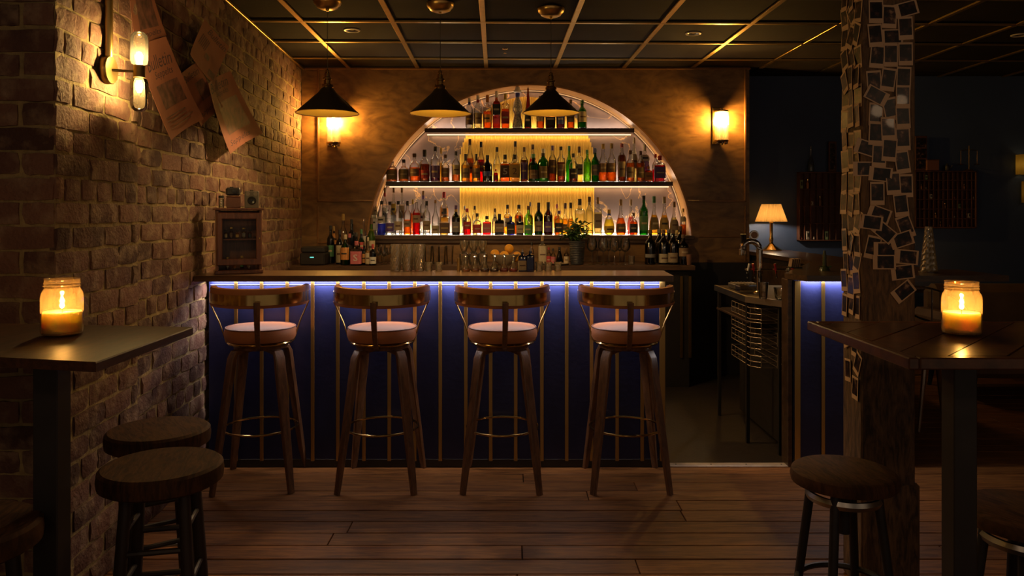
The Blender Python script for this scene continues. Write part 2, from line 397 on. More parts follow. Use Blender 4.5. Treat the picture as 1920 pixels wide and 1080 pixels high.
MB().bbox((0, 0, .004), (w_, .06, .007), .002).build('plate', P('worn_aluminium', (.80, .68, .58), .60, 0, var=.2, scale=20), st)
for i in range(4): MB().lathe([(.005, .0076), (.005, .0090), (0, .0095)], 10, (-w_*.42+i*w_*.28, 0, 0)).build('screw', BLACKM, st)

# ---- ceiling grid, turned 1.16 degrees like the photograph's
ce = struct(MB().box((1.6, 3.2, CEIL+.03), (7.4, 8.2, .02)).build('ceiling', P('ceiling_void', (.008, .007, .007), .9), smooth=False))
ca = .0202; gdx = Vector((1, ca, 0)).normalized(); gdy = Vector((-ca, 1, 0)).normalized()
g0 = Vector((XP(912, 6.79), 6.79, 0)); g0 = g0 - gdy*.49; GRZ = math.atan2(gdx.y, gdx.x)   # a crossing of the grid
tile_me = MB().bbox((0, 0, 0), (.575, .575, .012), .003).mesh('panel', False); tile_me.materials.append(TILE)
for i in range(-4, 9):
    for j in range(-8, 2):
        c = g0+gdx*(.6*i+.3)+gdy*(.6*j+.3)
        if c.y > 7.35 or c.x > 5.4 or c.x < WX(c.y)-.28 or c.y < .6: continue
        put('panel', tile_me, ce, (c.x, c.y, CEIL+.010), (0, 0, GRZ))
for i in range(-3, 10):
    a = g0+gdx*.6*i+gdy*-5.9; b = g0+gdx*.6*i+gdy*(1.0)
    yend = YB if i < 6 else YBLUE
    b = a+(b-a)*((yend+.0-a.y)/(b.y-a.y)); c = (a+b)/2
    if c.x < -1.75: continue
    MB().bbox((0, 0, 0), (.034, (b-a).length, .012), .002).build('batten', BRASS_B, ce, (c.x, c.y, CEIL-.004), (0, 0, GRZ), True) if False else \
    MB().bbox((0, 0, 0), (.034, (b-a).length, .012), .002).build('batten', BRASS_B, ce, (c.x, c.y, CEIL-.004), rot=(0, 0, GRZ))
for j in range(-7, 1):
    c = g0+gdy*.6*j
    x0, x1 = WX(c.y)+.0, 5.2; mid = (x0+x1)/2; c = c+gdx*(mid-c.x)
    MB().bbox((0, 0, 0), ((x1-x0), .030, .012), .002).build('batten', BRASS_B, ce, (c.x, c.y, CEIL-.005), rot=(0, 0, GRZ))
a = Vector((WX(.9), .9, 0)); b = Vector((WX(YB), YB, 0)); c = (a+b)/2 + wn*.012
struct(MB().bbox((0, 0, 0), ((b-a).length, .022, .022), .003).build('trim_1', BRASS_B, None, (c.x, c.y, CEIL-.011), rot=(0, 0, WRZ)))

# ---- back wall: plywood panel with the arched niche
ACX, ACZ, AR = XP(993, YB), ZP(464, YB), 304*YB/F
X0, X1 = WX(YB), XP(1405, YB); ZL, ZS = .98, 1.205     # panel bottom, niche bottom
nd = .25; YN = YB+nd
mb = MB(); a0 = math.asin((ZS-ACZ)/AR); ns = 64; arc = []
for k in range(ns+1):
    an = a0+(math.pi-2*a0)*k/ns; arc.append((ACX+AR*math.cos(an), ACZ+AR*math.sin(an)))
def outer(x, z):
    dx, dz = x-ACX, z-ZS; t = 1e9
    if dx > 1e-6: t = min(t, (X1-ACX)/dx)
    if dx < -1e-6: t = min(t, (X0-ACX)/dx)
    if dz > 1e-6: t = min(t, (CEIL-ZS)/dz)
    return (ACX+dx*t, ZS+dz*t)
outs = [outer(x, z) for x, z in arc]
vs = [(x, YB, z) for x, z in arc]+[(x, YB, z) for x, z in outs]; n = ns+1
fs = [(k, k+1, n+k+1, n+k) for k in range(ns)]
# fill the two top corners
for k in range(ns):
    (xa, za), (xb, zb) = outs[k], outs[k+1]
    if abs(xa-xb) > 1e-4 and abs(za-zb) > 1e-4:
        cx_ = X1 if xa > ACX else X0; vs.append((cx_, YB, CEIL)); fs.append((n+k, n+k+1, len(vs)-1))
mb.add(vs, fs); mb.add([(X0, YB, ZL), (X1, YB, ZL), (X1, YB, ZS), (X0, YB, ZS)], [(0, 1, 2, 3)])
mb.add([(X1, YB, ZL), (X1, YBLUE, ZL), (X1, YBLUE, CEIL), (X1, YB, CEIL)], [(0, 1, 2, 3)])
mb.add([(X0, YB, ZL), (X1, YB, ZL), (X1, YBLUE, ZL), (X0, YBLUE, ZL)], [(3, 2, 1, 0)])
wb = struct(mb.build('wall_back', PLY, smooth=False))
mb = MB(); vs = [(x, YB-.006, z) for x, z in arc]+[(x, YN, z) for x, z in arc]
mb.add(vs, [(k, n+k, n+k+1, k+1) for k in range(ns)])
vs = [(x, YB-.006, z) for x, z in arc]+[(ACX+(x-ACX)*1.008, YB-.006, ACZ+(z-ACZ)*1.008) for x, z in arc]+[(ACX+(x-ACX)*1.008, YB, ACZ+(z-ACZ)*1.008) for x, z in arc]
mb.add(vs, [(k, k+1, n+k+1, n+k) for k in range(ns)]+[(n+k, n+k+1, 2*n+k+1, 2*n+k) for k in range(ns)])
mb.build('niche_lining', P('gold_lining', (.42, .20, .055), .4, .3, var=.1, scale=6), wb)
def marble():
    m, nt, out = newmat('dark_marble'); L = nt.links.new
    b = N(nt, 'BsdfPrincipled'); L(b.outputs[0], out.inputs[0]); b.inputs['Roughness'].default_value = .4
    tc = N(nt, 'TexCoord'); nz = N(nt, 'TexNoise'); nz.inputs['Scale'].default_value = 1.6; nz.inputs['Detail'].default_value = 6; nz.inputs['Distortion'].default_value = .9; L(tc.outputs['Object'], nz.inputs[0])
    ab = N(nt, 'Math', operation='SUBTRACT'); L(nz.outputs[0], ab.inputs[0]); ab.inputs[1].default_value = .5
    a2 = N(nt, 'Math', operation='ABSOLUTE'); L(ab.outputs[0], a2.inputs[0])
    cr = N(nt, 'ValToRGB'); e = cr.color_ramp.elements; e[0].position = 0; e[0].color = (.62, .36, .15, 1); e[1].position = .007; e[1].color = (.17, .122, .112, 1)
    L(a2.outputs[0], cr.inputs[0])
    n2 = N(nt, 'TexNoise'); n2.inputs['Scale'].default_value = 7; n2.inputs['Detail'].default_value = 8; L(tc.outputs['Object'], n2.inputs[0])
    mr = N(nt, 'MapRange'); L(n2.outputs[0], mr.inputs[0]); mr.inputs[3].default_value = .7; mr.inputs[4].default_value = 1.3
    mx = N(nt, 'VectorMath', operation='SCALE'); L(cr.outputs[0], mx.inputs[0]); L(mr.outputs[0], mx.inputs['Scale']); L(mx.outputs[0], b.inputs['Base Color'])
    return m
MB().box((ACX, YN+.02, 1.9), (2*AR+.3, .04, 1.55)).build('marble_panel', marble(), wb, smooth=False)
# reeded gold arch set on the marble
gx0, gx1 = XP(862, YN), XP(1114, YN); gcx = (gx0+gx1)/2; gr = (gx1-gx0)/2; gcz = ZP(308, YN)
rib = MB(); nr = 92; pw = 2*gr/nr
for i in range(nr):
    x = gx0+pw*(i+.5); top = gcz+math.sqrt(max(0, gr*gr-(x-gcx)**2)); m_ = 5
    vs = []
    for zz in (ZS, top):
        for k in range(m_): t = k/(m_-1); vs.append((x-pw/2+pw*t, YN-.004-.006*math.sin(math.pi*t), zz))
    rib.add(vs, [(k, k+1, m_+k+1, m_+k) for k in range(m_-1)])
rib.build('reeded_gold_panel', P('gold_reeding', (.78, .47, .075), .45, .2, var=.08, scale=4), wb)
# raised mouldings on the plywood
TRIM = wood('trim_wood', (.32, .15, .05), (.20, .09, .03), .35, 5, (1, 1, 1), 4, bump=.05)
def trim_bar(x0, z0, x1, z1, w=.018, k=[1]):
    k[0] += 1
    struct(MB().bbox(((x0+x1)/2, YB-.006, (z0+z1)/2), (abs(x1-x0)+w, .014, abs(z1-z0)+w), .004).build('trim_%d' % k[0], TRIM))
zt = ZP(377, YB); tl, tr_ = XP(597, YB), XP(1397, YB)
hit = math.sqrt(AR*AR-(zt-ACZ)**2)
trim_bar(tl, zt, tl, CEIL-.02); trim_bar(tl, zt, ACX-hit-.015, zt); trim_bar(tr_, zt, tr_, CEIL-.02); trim_bar(ACX+hit+.03, zt, tr_, zt)
trim_bar(tl-.005, ZL+.02, tl-.005, zt-.05, .012); trim_bar(tr_, ZL+.02, tr_, zt-.05, .012)
zt2 = ZP(455, YB); trim_bar(tl, zt2, XP(690, YB), zt2, .010); trim_bar(XP(1310, YB), ZP(444, YB), tr_, ZP(444, YB), .010)
trim_bar(X0+.02, CEIL-.012, X1, CEIL-.012, .018)
# low wall below and dark blue wall to the side
struct(MB().box(((X0+X1)/2, YB+.03, ZL/2), (X1-X0, .06, ZL-.004)).build('wall_back_low', P('dark_low_wall', (.02, .018, .022), .6), smooth=False))
struct(MB().box(((X1+5.3)/2, YBLUE+.03, CEIL/2), (5.3-X1+.3, .06, CEIL)).build('wall_back_blue', BLUEWALL, smooth=False))
struct(MB().box((5.26, 3.2, CEIL/2), (.1, 8.0, CEIL)).build('wall_right', P('dark_right_wall', (.09, .07, .065), .7, var=.2), smooth=False))
# shelves of the niche
LEDW = EM('led_warm', (1, .62, .30), 3.0); LEDS = EM('led_shelf', (1, .86, .68), 14.0)
SHELFW = wood('shelf_wood', (.12, .06, .03), (.06, .03, .016), .4, 5, (1, 6, 6), 4, bump=.05)
def shelf(zt, th, name, label, front=YB-.03):
    hw = math.sqrt(max(0, AR*AR-(zt-th-ACZ)**2))-.012
    hw2 = math.sqrt(max(0, AR*AR-(zt-ACZ)**2))-.012; hw_ = min(hw, hw2)-.006
    t = thing(name, label, 'shelf', (ACX, YB+.1, zt))
    MB().bbox((0, (YB+.005-.001-(YB+.1)+.0+ (YN-YB))/2-.0, -th/2), (2*hw_-.02, YN-YB-.006, th), .002).build('board', SHELFW, t)
    MB().bbox((0, YN-.025-(YB+.1), -th-.003), (2*hw_-.03, .012, .006), .001).build('light_strip', LEDW, t)
    return t, hw_
ZS1, ZS2, ZS3 = ZP(239, YB), ZP(340, YB), ZP(441, YB)
s1, hw1 = shelf(ZS1, .038, 'bottle_shelf', 'dark wooden top shelf of the arched niche')
s2, hw2 = shelf(ZS2, .038, 'bottle_shelf', 'dark wooden middle shelf of the arched niche')
s3 = thing('bottle_shelf', 'long wooden bottom shelf along the base of the arched niche', 'shelf', (ACX, YB+.1, ZS3))
MB().bbox((0, -.01, -.020), (2*AR+.02, .30, .036), .003).build('board', SHELFW, s3)
MB().bbox((0, -.13, -.053), (2*AR-.06, .02, .03), .002).build('lip', SHELFW, s3)
for s_, hw_, k in ((s1, hw1, .35), (s2, hw2, 1), (s3, AR-.06, 1.9)):
    MB().bbox((0, YN-.03-(YB+.1), .004), (2*hw_-.10, .014, .007 if k < 1.5 else .013), .001).build('uplight_strip', LEDS, s_)
    z = s_.location.z
    lamp('shelf_uplight', 'AREA', (ACX, YN-.045, z+.019), 7.5*k*hw_/1.3, (1, .80, .58), rot=(R(180-4), 0, 0), sx=2*hw_-.1, sy=.015)
for z, hw_ in ((ZS1-.05, hw1), (ZS2-.05, hw2)):
    lamp('shelf_downlight', 'AREA', (ACX, YN-.03, z), 1.6*hw_/1.3, (1, .62, .28), rot=(R(8), 0, 0), sx=2*hw_-.1, sy=.012)
# led line following the arch
mb = MB(); pts = []
for k in range(65):
    an = a0+.05+(math.pi-2*a0-.10)*k/64; pts.append((ACX+(AR-.010)*math.cos(an), YN-.012, ACZ+(AR-.010)*math.sin(an)))
mb.tube(pts, .004, 6).build('arch_light_strip', EM('led_arch', (1, .52, .20), .7), wb)
for k in range(16):
    an = a0+.06+(math.pi-2*a0-.12)*(k+.5)/16
    lamp('arch_light', 'AREA', (ACX+(AR-.022)*math.cos(an), YN-.03, ACZ+(AR-.022)*math.sin(an)), .12, (1, .58, .28), rot=(0, R(90)-an, 0), sx=.22, sy=.006)

# ================================================================== BAR COUNTER
BX0, BX1 = WX(BARY)+.012, XP(1247, BARY); ZT = 1.077
def bar_front(t, x0, x1, strips, ox, ztop=1.046, broad=()):
    """navy panels (each a part) between brass strips on a carcass; local x = world x - ox, local y = world y - BARY"""
    MB().box(((x0+x1)/2-ox, .075, ztop/2), (x1-x0, .11, ztop-.002)).build('body', BLACKM, t, smooth=False)
    xs = [x0]+list(strips)+[x1]
    for a, b in zip(xs[:-1], xs[1:]):
        if b-a > .02: MB().bbox(((a+b)/2-ox, .010, ztop/2+.02), (b-a-.003, .018, ztop-.05), .002).build('panel', NAVY, t, smooth=False)
    for s_ in strips:
        w = .032 if s_ in broad else .020
        MB().bbox((s_-ox, -.003, ztop/2+.012), (w, .010, ztop-.05), .002).build('strip', BRASS_B, t)
    MB().bbox(((x0+x1)/2-ox, .006, .024), (x1-x0, .014, .045), .002).build('kickboard', BLACK, t, smooth=False)
spx = [443, 491, 539, 586.5, 633.7, 682.5, 730, 778, 825.6, 873.5, 920, 967, 1016, 1062.5, 1109, 1157, 1204]
strips = [XP(p, BARY) for p in spx]+[BX1-.016]
t = thing('bar_counter', 'navy blue panelled bar front with vertical brass strips behind the four bar stools', 'bar counter', (0, BARY, 0))
bar_front(t, BX0, BX1, strips, 0, broad=(strips[-1],))
MB().bbox(((BX0+BX1)/2, -.0005, 1.010), (BX1-BX0-.02, .003, .004), .001).build('light_channel', P('blue_channel', (.16, .16, .32), .4), t)
LEDC = (1.0, .86, .82)
MB().box(((BX0+BX1)/2, -.022, 1.0405), (BX1-BX0-.04, .012, .006)).build('light_strip', EM('led_cool', (1, .86, .82), 3.0), t, smooth=False)
lamp('bar_led', 'AREA', ((BX0+BX1)/2, BARY-.020, 1.036), 10.5, LEDC, rot=(R(8), 0, 0), sx=BX1-BX0-.04, sy=.010)
t = thing('worktop', 'long brown wooden bar top above the navy panels', 'bar top', (0, 4.036, ZT))
MB().add([(WX(4.036)+.004, 0, -.031), (XP(1263, 4.036), 0, -.031), (.872, .384, -.031), (WX(4.42)+.004, .384, -.031), (WX(4.036)+.004, 0, 0), (XP(1263, 4.036), 0, 0), (.872, .384, 0), (WX(4.42)+.004, .384, 0)],
         [(0, 3, 2, 1), (4, 5, 6, 7), (0, 1, 5, 4), (1, 2, 6, 5), (2, 3, 7, 6), (3, 0, 4, 7)]).build('board', TOPWOOD, t, smooth=False)
MB().bbox(((WX(4.036)+XP(1262, 4.036))/2, -.0015, -.016), (XP(1262, 4.036)-WX(4.036)-.01, .003, .030), .001).build('edge_band', DARKTOP, t, smooth=False)

# right hand bar piece with its ledge running back
RB0 = XP(1487, BARY); RB1 = 2.16
t = thing('service_counter', 'short navy panelled bar section between the entrance and the wooden pillar', 'bar counter', (0, BARY, 0))
st2 = [XP(1495, BARY), XP(1543, BARY), XP(1591, BARY), XP(1639, BARY), XP(1687, BARY)]
bar_front(t, RB0, RB1, st2, 0, broad=(st2[0],))
MB().bbox((RB0-.016, .05, .52), (.026, .10, 1.04), .003).build('corner_post', DARKTOP, t, smooth=False)
MB().box(((RB0+RB1)/2+.02, -.022, 1.0405), (RB1-RB0-.06, .012, .006)).build('light_strip', EM('led_cool', (1, .86, .82), 3.0), t, smooth=False)
lamp('service_led', 'AREA', ((RB0+RB1)/2+.02, BARY-.020, 1.036), 2.4, LEDC, rot=(R(8), 0, 0), sx=RB1-RB0-.06, sy=.010)
t = thing('worktop', 'dark L-shaped ledge top with the brass lamp standing on its far end', 'ledge', (0, 0, ZT))
MB().prism([(1.555, 4.04), (2.62, 4.04), (2.62, 4.50), (2.50, 4.50), (2.50, 7.02), (2.08, 7.02), (2.08, 5.30), (1.50, 4.22)], -.031, 0).build('board', DARKTOP, t, smooth=False)
t = thing('ledge_cabinet', 'dark cabinet under the ledge behind the beer tap', 'cabinet', (2.29, 5.85, 0))
MB().box((0, 0, .52), (.36, 2.30, 1.04)).build('body', BLACKM, t, smooth=False)
for k in range(4): MB().bbox((-.186, -.855+k*.57, .52), (.012, .55, .96), .003).build('door', DARKTOP, t, smooth=False)

# ---- back counter under the arch
BCY, BCZ = 6.15, .989; bcx1 = XP(1305, BCY)
t = thing('back_counter', 'dark counter top along the back wall under the bottle niche', 'counter', (0, BCY, BCZ))
MB().bbox(((WX(6.2)+.02+bcx1)/2, .27, -.02), (bcx1-WX(6.2)-.03, .54, .038), .003).build('board', SHELFW, t, smooth=False)
t = thing('back_cabinet', 'dark navy cabinet with brass strips under the back counter', 'cabinet', (0, BCY, 0))
MB().box(((WX(6.2)+.03+bcx1-.03)/2, .29, .47), (bcx1-WX(6.2)-.08, .46, .94)).build('body', BLACKM, t, smooth=False)
for px in (1150, 1216, 1283, 1299): MB().bbox((XP(px, BCY)-.01, .052, .57), (.022, .012, .66), .002).build('strip', BRASS_D, t)
MB().bbox((XP(1215, BCY), .050, .55), (.20, .010, .70), .002).build('door', NAVY, t, smooth=False)

# ================================================================== BAR STOOLS
def make_stool(name, label, x, y, rz, legrz, group='bar stools in front of the bar'):
    t = thing(name, label, 'bar stool', (x, y, 0), rz, group)
    # cushion
    prof = [(.150, .742), (.172, .746), (.182, .765), (.184, .788), (.178, .806), (.168, .812)]
    MB().lathe(prof+[(.10, .822), (0, .826)], 40).build('seat', LEATHER, t)
    MB().tube([(.176*math.cos(a*math.pi/20), .176*math.sin(a*math.pi/20), .810) for a in range(40)], .0035, 6, True).build('piping', LEATHER_D, t)
    MB().lathe([(.150, .728), (.166, .728), (.170, .735), (.166, .742), (.150, .742)], 40).build('seat_ring', BRASS, t)
    MB().lathe([(.115, .700), (.135, .704), (.140, .728), (0, .728)], 28).build('swivel_plate', WALNUT, t)
    # bent plywood legs, feet on a square
    for sx in (-1, 1):
        for sy in (-1, 1):
            mb = MB(); foot = Vector((sx*.192, sy*.205, 0)); knee = Vector((sx*.118, sy*.118, .655)); hub = Vector((sx*.035, sy*.035, .702))
            out = Vector((sx, sy, 0)).normalized(); side = Vector((-out.y, out.x, 0))
            pts = [hub, hub.lerp(knee, .45)+Vector((0, 0, .018)), knee+Vector((-out.x*.014, -out.y*.014, .036)), knee+Vector((0, 0, .008)), knee.lerp(foot, .08), knee.lerp(foot, .35), knee.lerp(foot, .7), foot]
            wid = [.026, .027, .028, .028, .028, .025, .021, .016]; th = [.011, .011, .012, .013, .014, .013, .012, .010]
            rings = []
            for i, p in enumerate(pts):
                a = pts[max(0, i-1)]; b = pts[min(len(pts)-1, i+1)]; tg = (b-a).normalized(); nn = tg.cross(side).normalized()
                c = .35
                rings.append([p+side*wid[i]*u+nn*th[i]*v for u, v in ((-1, -1+c), (-1+c*.5, -1), (1-c*.5, -1), (1, -1+c), (1, 1-c), (1-c*.5, 1), (-1+c*.5, 1), (-1, 1-c))])
            vs = [q for r in rings for q in r]; vs = [Matrix.Rotation(legrz-rz, 3, 'Z') @ Vector((q.x, q.y, max(q.z, 0))) for q in vs]
            fs = [(i*8+k, i*8+(k+1) % 8, (i+1)*8+(k+1) % 8, (i+1)*8+k) for i in range(len(pts)-1) for k in range(8)]
            fs += [tuple(range(8))[::-1], tuple((len(pts)-1)*8+k for k in range(8))]
            mb.add(vs, fs).build('leg', WALNUT, t)
    MB().tube([(.186*math.cos(a*math.pi/24), .186*math.sin(a*math.pi/24), .287) for a in range(48)], .006, 8, True).build('foot_ring', BRASS, t)
    # curved back: leather roll inside, brass band outside
    def arc_ring(sec, r0, n=36, a_0=-188, a_1=8):
        mb = MB(); m = len(sec); base = []
        for i in range(n+1):
            a = R(a_0+(a_1-a_0)*i/n); u = abs(2*i/n-1); rise = .006*u**2; pinch = 1 if u < .92 else 1-.55*((u-.92)/.08)**2
            for dr, z in sec:
                zc = .977; base.append(((r0+dr*(pinch if dr < 0 else 1))*math.cos(a), (r0+dr)*math.sin(a)*.93, zc+(z-zc)*pinch+rise))
        mb.add(base, [(i*m+k, i*m+(k+1) % m, (i+1)*m+(k+1) % m, (i+1)*m+k) for i in range(n) for k in range(m)]+[tuple(range(m))[::-1], tuple(n*m+k for k in range(m))])
        return mb
    arc_ring([(-.006, .935), (-.002, .930), (.002, .938), (.002, 1.015), (-.002, 1.026), (-.018, 1.029), (-.034, 1.022), (-.040, .995), (-.040, .955), (-.030, .934)], .247).build('backrest', LEATHER, t)
    arc_ring([(.002, .946), (.006, .946), (.006, .998), (.002, .998)], .247, 48, -186, 6).build('brass_band', BRASS, t)
    # wooden strut at the rear, thin brass stays at the ends
    mb = MB(); path = [(-.262, .965), (-.258, .90), (-.240, .84), (-.215, .78), (-.192, .735), (-.150, .712), (-.09, .708)]
    vs = []
    for i, (yy, zz) in enumerate(path):
        w = .0155 - .001*i; a = path[max(0, i-1)]; b = path[min(len(path)-1, i+1)]; ty, tz = b[0]-a[0], b[1]-a[1]; l = math.hypot(ty, tz); ny, nz_ = -tz/l*.006, ty/l*.006
        vs += [(-w, yy-ny, zz-nz_), (w, yy-ny, zz-nz_), (w, yy+ny, zz+nz_), (-w, yy+ny, zz+nz_)]
    mb.add(vs, [(i*4+k, i*4+(k+1) % 4, (i+1)*4+(k+1) % 4, (i+1)*4+k) for i in range(len(path)-1) for k in range(4)]+[(3, 2, 1, 0), tuple((len(path)-1)*4+k for k in range(4))]).build('strut', WALNUT, t)
    for sx in (-1, 1):
        MB().tube([(sx*.246, -.045, .948), (sx*.200, -.030, .84), (sx*.168, -.025, .738)], .0042, 6).build('stay', BRASS_B, t)
    return t
STX = [(489, 14, 6), (717, 0, 0), (942, 4, -1), (1173, -3, 0)]
lbl = ['tan leather bar stool with brass back band nearest the brick wall', 'tan bar stool with brass back band, second from the brick wall',
       'tan bar stool with brass back band, third from the brick wall', 'tan bar stool with brass back band beside the bar entrance']
for (px, rz, lr), l in zip(STX, lbl):
    make_stool('bar_stool', l, XP(px, 4.03), 4.03, R(rz), R(lr))

# ================================================================== LAMPS
# pendants
def pendant(px, pyrim, d, wpx, label):
    x = XP(px, d); zr = ZP(pyrim, d); r = wpx*d/F/2
    t = thing('pendant_lamp', label, 'lamp', (x, d, zr), 0, 'pendant lamps over the bar')
    h = r*.82
    sh = MB().lathe([(r, 0), (r*.985, .004), (.30*r, h*.80), (.20*r, h*.96), (.16*r, h)], 44, caps=False)
    sh.build('lamp_shade', P('shade_outer', (.055, .042, .035), .42, .6), t)
    MB().lathe([(r*.985, .003), (.29*r, h*.79), (.19*r, h*.95), (.02, h*.95), (0, h*.95)], 44, caps=False).build('shade_lining', P('shade_brass_inside', (.46, .27, .035), .34, .9), t)
    MB().tube([(r*math.cos(a*math.pi/22), r*math.sin(a*math.pi/22), 0) for a in range(44)], .0025, 6, True).build('rim', BRASS, t)
    MB().lathe([(.16*r, h-.004), (.036, h+.004), (.034, h+.016), (.022, h+.022), (.022, h+.045), (.028, h+.050), (.028, h+.058), (.018, h+.064), (.018, h+.085), (.012, h+.092), (.012, h+.104), (.005, h+.110), (0, h+.112)], 20).build('lamp_holder', BRASS, t)
    for a in (0, 90, 180, 270): MB().lathe([(.003, 0), (.006, .004), (.003, .012), (0, .012)], 8, (.03*math.cos(R(a+30)), .03*math.sin(R(a+30)), h+.010)).build('screw', BRASS, t)
    MB().tube([(0, 0, h+.11), (0, 0, CEIL-zr-.060)], .0022, 6).build('cord', BLACK, t)
    MB().lathe([(.006, -.066), (.010, -.060), (.012, -.056), (.040, -.054), (.062, -.044), (.068, -.034), (.078, -.026), (.084, -.012), (.084, -.002), (0, -.002)], 28, (0, 0, CEIL-zr)).build('ceiling_rose', BRASS_B, t)
    bulb(t, (0, 0, h*.40), .026, 18, (1, .64, .28))
pendant(614, 212.5, 4.60, 117, 'black cone pendant lamp with brass inside, nearest the brick wall')
pendant(825.5, 213, 4.66, 114, 'black cone pendant lamp with brass inside, middle one of the three')
pendant(1033, 212, 4.78, 106, 'black cone pendant lamp hanging in front of the arched niche top shelf')

# fluted wall sconces on the plywood
GLASSW = GL('fluted_glass', (1, .88, .66), .12, .45, .20, (1, .80, .50))
def sconce(px, py0, py1, label, yw=YB):
    yc = yw-.075; x = XP(px, yc); z0 = ZP(py1, yc); z1 = ZP(py0, yc); h = z1-z0
    t = thing('wall_sconce', label, 'wall lamp', (x, yw, z0), 0, 'fluted glass sconces on the wood panel')
    MB().bbox((-.028, -.008, h*.5), (.075, .016, h*1.12), .004).build('back_plate', BRASS_D, t)
    n = 26; mb = MB()
    for k in range(n):
        a = 2*math.pi*k/n; mb.lathe([(.0068, h*.05), (.0068, h*.90)], 6, (.052*math.cos(a), -.075+.052*math.sin(a), 0), caps=False)
    mb.build('fluted_shade', GLASSW, t)
    MB().lathe([(.058, h*.89), (.061, h*.905), (.061, h*.93), (.035, h*.955), (.012, h*.97), (.012, h*1.0), (0, h*1.01)], 24, (0, -.075, 0)).build('top_cap', BRASS, t)
    MB().lathe([(0, -h*.10), (.012, -h*.09), (.012, -h*.05), (.030, -h*.03), (.058, .0), (.061, h*.02), (.061, h*.05), (.056, h*.055)], 24, (0, -.075, 0)).build('bottom_cap', BRASS, t)
    for k in range(6): a = R(k*60+30); MB().sphere((.045*math.cos(a), -.075+.045*math.sin(a), -h*.035), .011, 8, 6).build('bead', CHROME, t)
    bulb(t, (0, -.075, h*.66), .026, 62, (1, .66, .235), (1, 1, 1.4))
    MB().tube([(0, -.075, h*.48), (0, -.075, .01)], .010, 8).build('stem', BRASS, t)
sconce(626, 206, 270, 'fluted glass wall sconce behind the pendant lamp near the brick wall')
sconce(1353, 203, 266, 'fluted glass wall sconce on the panel near the blue wall')

# brass double-tube lamp on the brick pier
ly = 2.965; wx = WX(ly, .04); zl = ZP(131, ly)
t = thing('tube_wall_lamp', 'brass wall lamp with two ribbed glass tubes on the brick wall', 'wall lamp', (wx, ly, zl), WRZ)
# local frame: +Y rotated points away from the room; -Y into the room
MB().lathe([(0, 0), (.052, 0), (.055, .004), (.055, .024), (.052, .028), (0, .028)], 32).build('back_plate', BRASS_B, t, rot=(R(90), 0, 0))
MB().tube([(0, -.014, .05), (0, -.014, CEIL-zl)], .0165, 14).build('conduit', BRASS_B, t)
ax, ay = .03, -.118
MB().tube([(0, -.02, 0), (ax*.5, ay*.5, 0), (ax, ay, 0)], .0055, 10).build('arm', BRASS, t)
MB().lathe([(0, -.024), (.022, -.024), (.022, .024), (0, .024)], 24, (ax, ay, 0)).build('socket', BRASS_D, t)
TUBEG = GL('ribbed_tube_glass', (1, .90, .68), .20, .45, .035, (1, .80, .50))
for sg in (1, -1):
    mb = MB(); nn = 40; prof = [(.018, .024), (.028, .030), (.0325, .045), (.0325, .125), (.029, .142), (.018, .154), (.004, .158)]
    mb.lathe([(r, z*sg) for r, z in prof], nn, (ax, ay, 0), caps=False)
    mb.v = [(ax+(x-ax)*(1+.03*(i % 2)), ay+(y-ay)*(1+.03*(i % 2)), z) for i, (x, y, z) in enumerate(mb.v)]
    mb.build('glass_tube', TUBEG, t)
    bulb(t, (ax, ay, sg*.056), .013, 5.6, (1, .72, .33), (1, 1, 1.6))

# pleated table lamp on the ledge
d = 6.88; x = XP(1446, d)
t = thing('table_lamp', 'brass table lamp with a pleated cream shade on the dark ledge', 'lamp', (x, d, ZT))
k = d/F
MB().lathe([(0, 0), (19*k, 0), (19*k, 2*k), (14*k, 5*k), (8*k, 9*k), (4*k, 13*k), (3*k, 16*k), (4*k, 19*k), (4*k, 22*k), (3*k, 25*k), (3*k, 50*k), (4.2*k, 52*k), (2*k, 58*k), (0, 58*k)], 24).build('base', BRASS, t)
mb = MB(); nn = 72; z0, z1 = 54*k, 87*k; r0, r1 = 28.5*k, 17*k; vs = []
for j in range(5):
    u = j/4
    for i in range(nn):
        a = 2*math.pi*i/nn; rr = (r0+(r1-r0)*u)*(1+(.022 if i % 2 else -.022)); vs.append((rr*math.cos(a), rr*math.sin(a), z0+(z1-z0)*u))
mb.add(vs, [(j*nn+i, j*nn+(i+1) % nn, (j+1)*nn+(i+1) % nn, (j+1)*nn+i) for j in range(4) for i in range(nn)])
def fabric(name, col, tr=.5):
    if name in MATS: return MATS[name]
    m, nt, out = newmat(name); a = N(nt, 'BsdfDiffuse'); b = N(nt, 'BsdfTranslucent'); a.inputs[0].default_value = c4(col); b.inputs[0].default_value = c4(col)
    mx = N(nt, 'MixShader'); mx.inputs[0].default_value = tr; nt.links.new(a.outputs[0], mx.inputs[1]); nt.links.new(b.outputs[0], mx.inputs[2]); nt.links.new(mx.outputs[0], out.inputs[0]); MATS[name] = m; return m
mb.build('lamp_shade', fabric('pleated_fabric', (.30, .165, .045), .34), t, smooth=False)
MB().lathe([(0, 86*k), (r1*.99, 86*k), (r1*.99, 86.6*k), (0, 86.6*k)], 36).build('shade_light_stop', BRASS_D, t)  # added disc that keeps bulb light from leaking up onto the wall
bulb(t, (0, 0, 61*k), .018, 6, (1, .72, .42))

